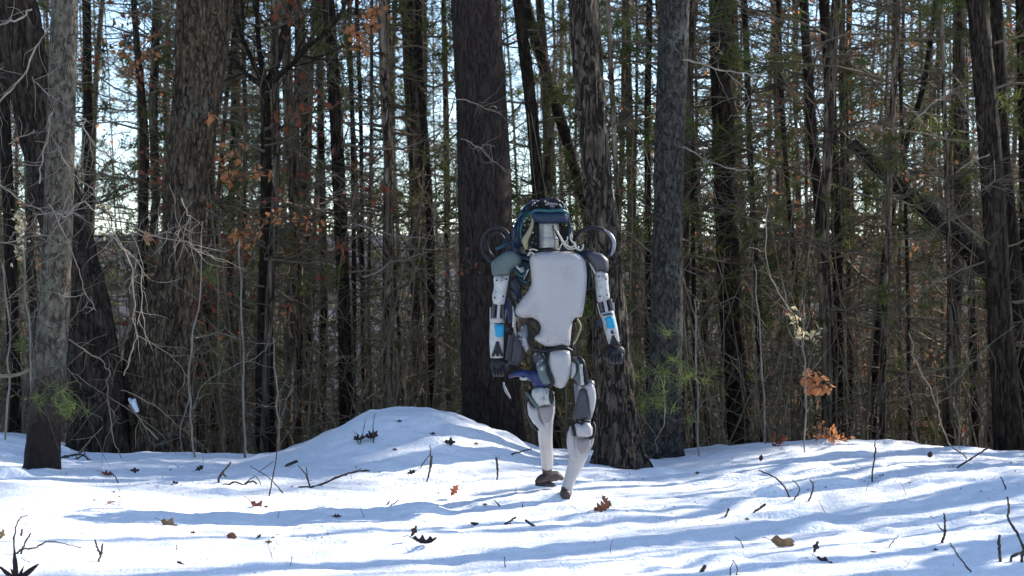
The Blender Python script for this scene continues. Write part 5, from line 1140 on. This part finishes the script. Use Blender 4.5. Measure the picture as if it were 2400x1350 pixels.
cluster('beech_spray', 'hanging spray of orange dead beech leaves beside the leaning oak, upper', 'leaves', [(555, 335, .7), (540, 370, .9), (535, 400, .8), (545, 425, .7), (575, 410, .5), (600, 405, .5), (628, 400, .7)], 'orange_leaf', .085, 14.2)
cluster('beech_spray', 'horizontal spray of orange beech leaves crossing the forked tree', 'leaves', [(560, 550, .7), (590, 560, .8), (615, 520, .7), (650, 508, .7), (690, 515, .5), (735, 515, .8), (575, 545, .5)], 'orange_leaf', .085, 14.4)
cluster('beech_spray', 'orange leaf spray near the top, above the two thin poles', 'leaves', [(870, 30, 1), (850, 50, 1.2), (835, 70, 1.2), (850, 95, 1), (855, 120, .7)], 'orange_leaf', .09, 14.6)
cluster('beech_spray', 'amber leaves high up between the straight pole and the leaning oak', 'leaves', [(290, 120, 1), (320, 140, 1.1), (300, 165, .9), (350, 95, .8), (345, 125, .8)], 'orange_leaf', .08, 15.0)
cluster('beech_spray', 'lone orange leaves against the leaning oak\'s bark', 'leaves', [(492, 268, .5), (490, 280, .4)], 'orange_leaf', .07, 12.9, stems=False, spread=.02)
cluster('beech_spray', 'lone orange leaf cluster just left of the leaning oak', 'leaves', [(346, 548, .6), (350, 562, .5)], 'orange_leaf', .06, 12.9, stems=False, spread=.025)
cluster('beech_spray', 'rust-coloured leaves at the right among the branches above the fallen log', 'leaves', [(2150, 300, 1), (2165, 330, 1), (2140, 370, 1), (2170, 385, .9), (2130, 410, .8)], 'orange_leaf', .06, 15.5, per=7, spread=.12)
cluster('leaf_bunch', 'round bunch of red-orange oak leaves hanging right of the knotty tree', 'leaves', [(1895, 885, 1.3), (1910, 895, 1.4), (1925, 905, 1.2), (1905, 910, 1)], 'orange_leaf', .055, 12.3, per=20, spread=.022)
cluster('leaf_bunch', 'orange oak leaf bunch sitting on the right snow crest', 'leaves', [(1912, 1012, 1), (1935, 1018, 1.3), (1955, 1026, 1.2), (1968, 1036, .9)], 'orange_leaf', .055, 12.7, per=16, spread=.028)
cluster('leaf_bunch', 'small red leaf bunch left of the orange one on the right crest', 'leaves', [(1825, 1035, 1), (1832, 1040, .8)], 'red_leaf', .06, 12.9, per=8, spread=.025, stems=False)
cluster('bleached_leaves', 'bleached yellow curled leaves hanging on the curved thin sapling', 'leaves', [(1862, 735, .8), (1868, 760, 1), (1874, 775, 1), (1885, 785, .8), (1905, 790, .9), (1918, 775, .8), (1912, 800, .7)], 'pale_leaf', .05, 12.0, per=7, spread=.02)
cluster('bleached_leaves', 'sunlit white-yellow leaf and twig tangle right of the slim grey tree', 'leaves', [(240, 490, .8), (258, 505, 1.2), (262, 530, 1.1), (250, 545, .8)], 'pale_leaf', .035, 10.3, per=6, spread=.03)
cluster('bleached_leaves', 'upper one of two pale curled leaf bundles at the left edge', 'leaves', [(40, 500, .9), (46, 515, 1.2), (48, 528, 1)], 'pale_leaf', .045, 10.6, per=7, spread=.018)
cluster('bleached_leaves', 'lower one of two pale curled leaf bundles at the left edge', 'leaves', [(50, 565, 1), (47, 580, 1.1), (44, 595, .9)], 'pale_leaf', .045, 10.6, per=7, spread=.016)
cluster('beech_spray', 'faint red-brown leaves on the big pine beside the robot\'s shoulder', 'leaves', [(1085, 600, .8), (1105, 625, .8), (1075, 640, .7)], 'red_leaf', .05, 13.6, per=6, spread=.06)

def sprig(label, spots, Y, material='needle_bright', ln=.09, wd=.004, n=60, spread=.045):
    root = empty('pine_sprig', P(spots[0][0], spots[0][1], Y), label, 'plant', 'pine sprigs'); rng = np.random.RandomState(int(spots[0][0]) + 1)
    c = np.concatenate([np.array(P(a, b, Y + rng.normal(0, .05)))[None] + rng.normal(0, 1, (max(2, int(n * s / 14)), 3)) * spread * s for a, b, s in spots])
    b = MB(); b.add(*needles(rng, c, 16, ln, wd, .35)); o = bpy.data.objects.new('needles', b.mesh('needles', M[material])); COL.objects.link(o); o.parent = root; o.location = -root.location
    q = np.array([P(a, b_, Y) for a, b_, s in spots]); k = len(spots)
    p = smooth_path(np.vstack([q, q[-1] + (0.05, 0.1, -.25)]), 10); m = MB(); m.add(*tubes(p[None], np.full((1, 10), .004), 5))
    o = bpy.data.objects.new('stem', m.mesh('stem', M['dark_twig'])); COL.objects.link(o); o.parent = root; o.location = -root.location
sprig('bright green pine sprig in front of the slim grey tree\'s brown foot', [(175, 940, 1), (150, 948, 1.1), (125, 955, 1.1), (105, 948, .8)], 10.3)
sprig('green young pine tufts between the robot\'s hand and the blue-grey tree', [(1560, 850, 1.4), (1530, 890, 1.4), (1550, 925, 1.5), (1600, 915, 1.3), (1575, 955, 1.2), (1535, 960, 1)], 12.2, ln=.12, n=60, spread=.06)
sprig('yellow-green tuft in the gap right of the leaning oak', [(485, 635, 1), (492, 650, 1), (505, 610, .6)], 13.0, ln=.07, spread=.03)
sprig('tiny green tuft low at the left edge', [(45, 815, .8), (50, 800, .7)], 12.6, ln=.07, spread=.03)
# snow patch stuck on the leaning oak's foot
p = P(308, 948, 12.95)
pm = pillow('snow_patch', [(299, 934), (306, 938), (314, 935), (317, 946), (322, 958), (323, 966), (317, 965), (309, 955), (302, 945)], lambda x, y, d: np.array(P(x, y, RY + d)), 13.13 - RY, .09, .02, bpy.data.materials['snow'], rad=.03, grid=.02, tilt=(-.5, 0), raw=True)
so_ = bpy.data.objects.new('snow_patch', pm); COL.objects.link(so_); tag(so_, 'small patch of snow clinging to the foot of the leaning oak', 'snow')
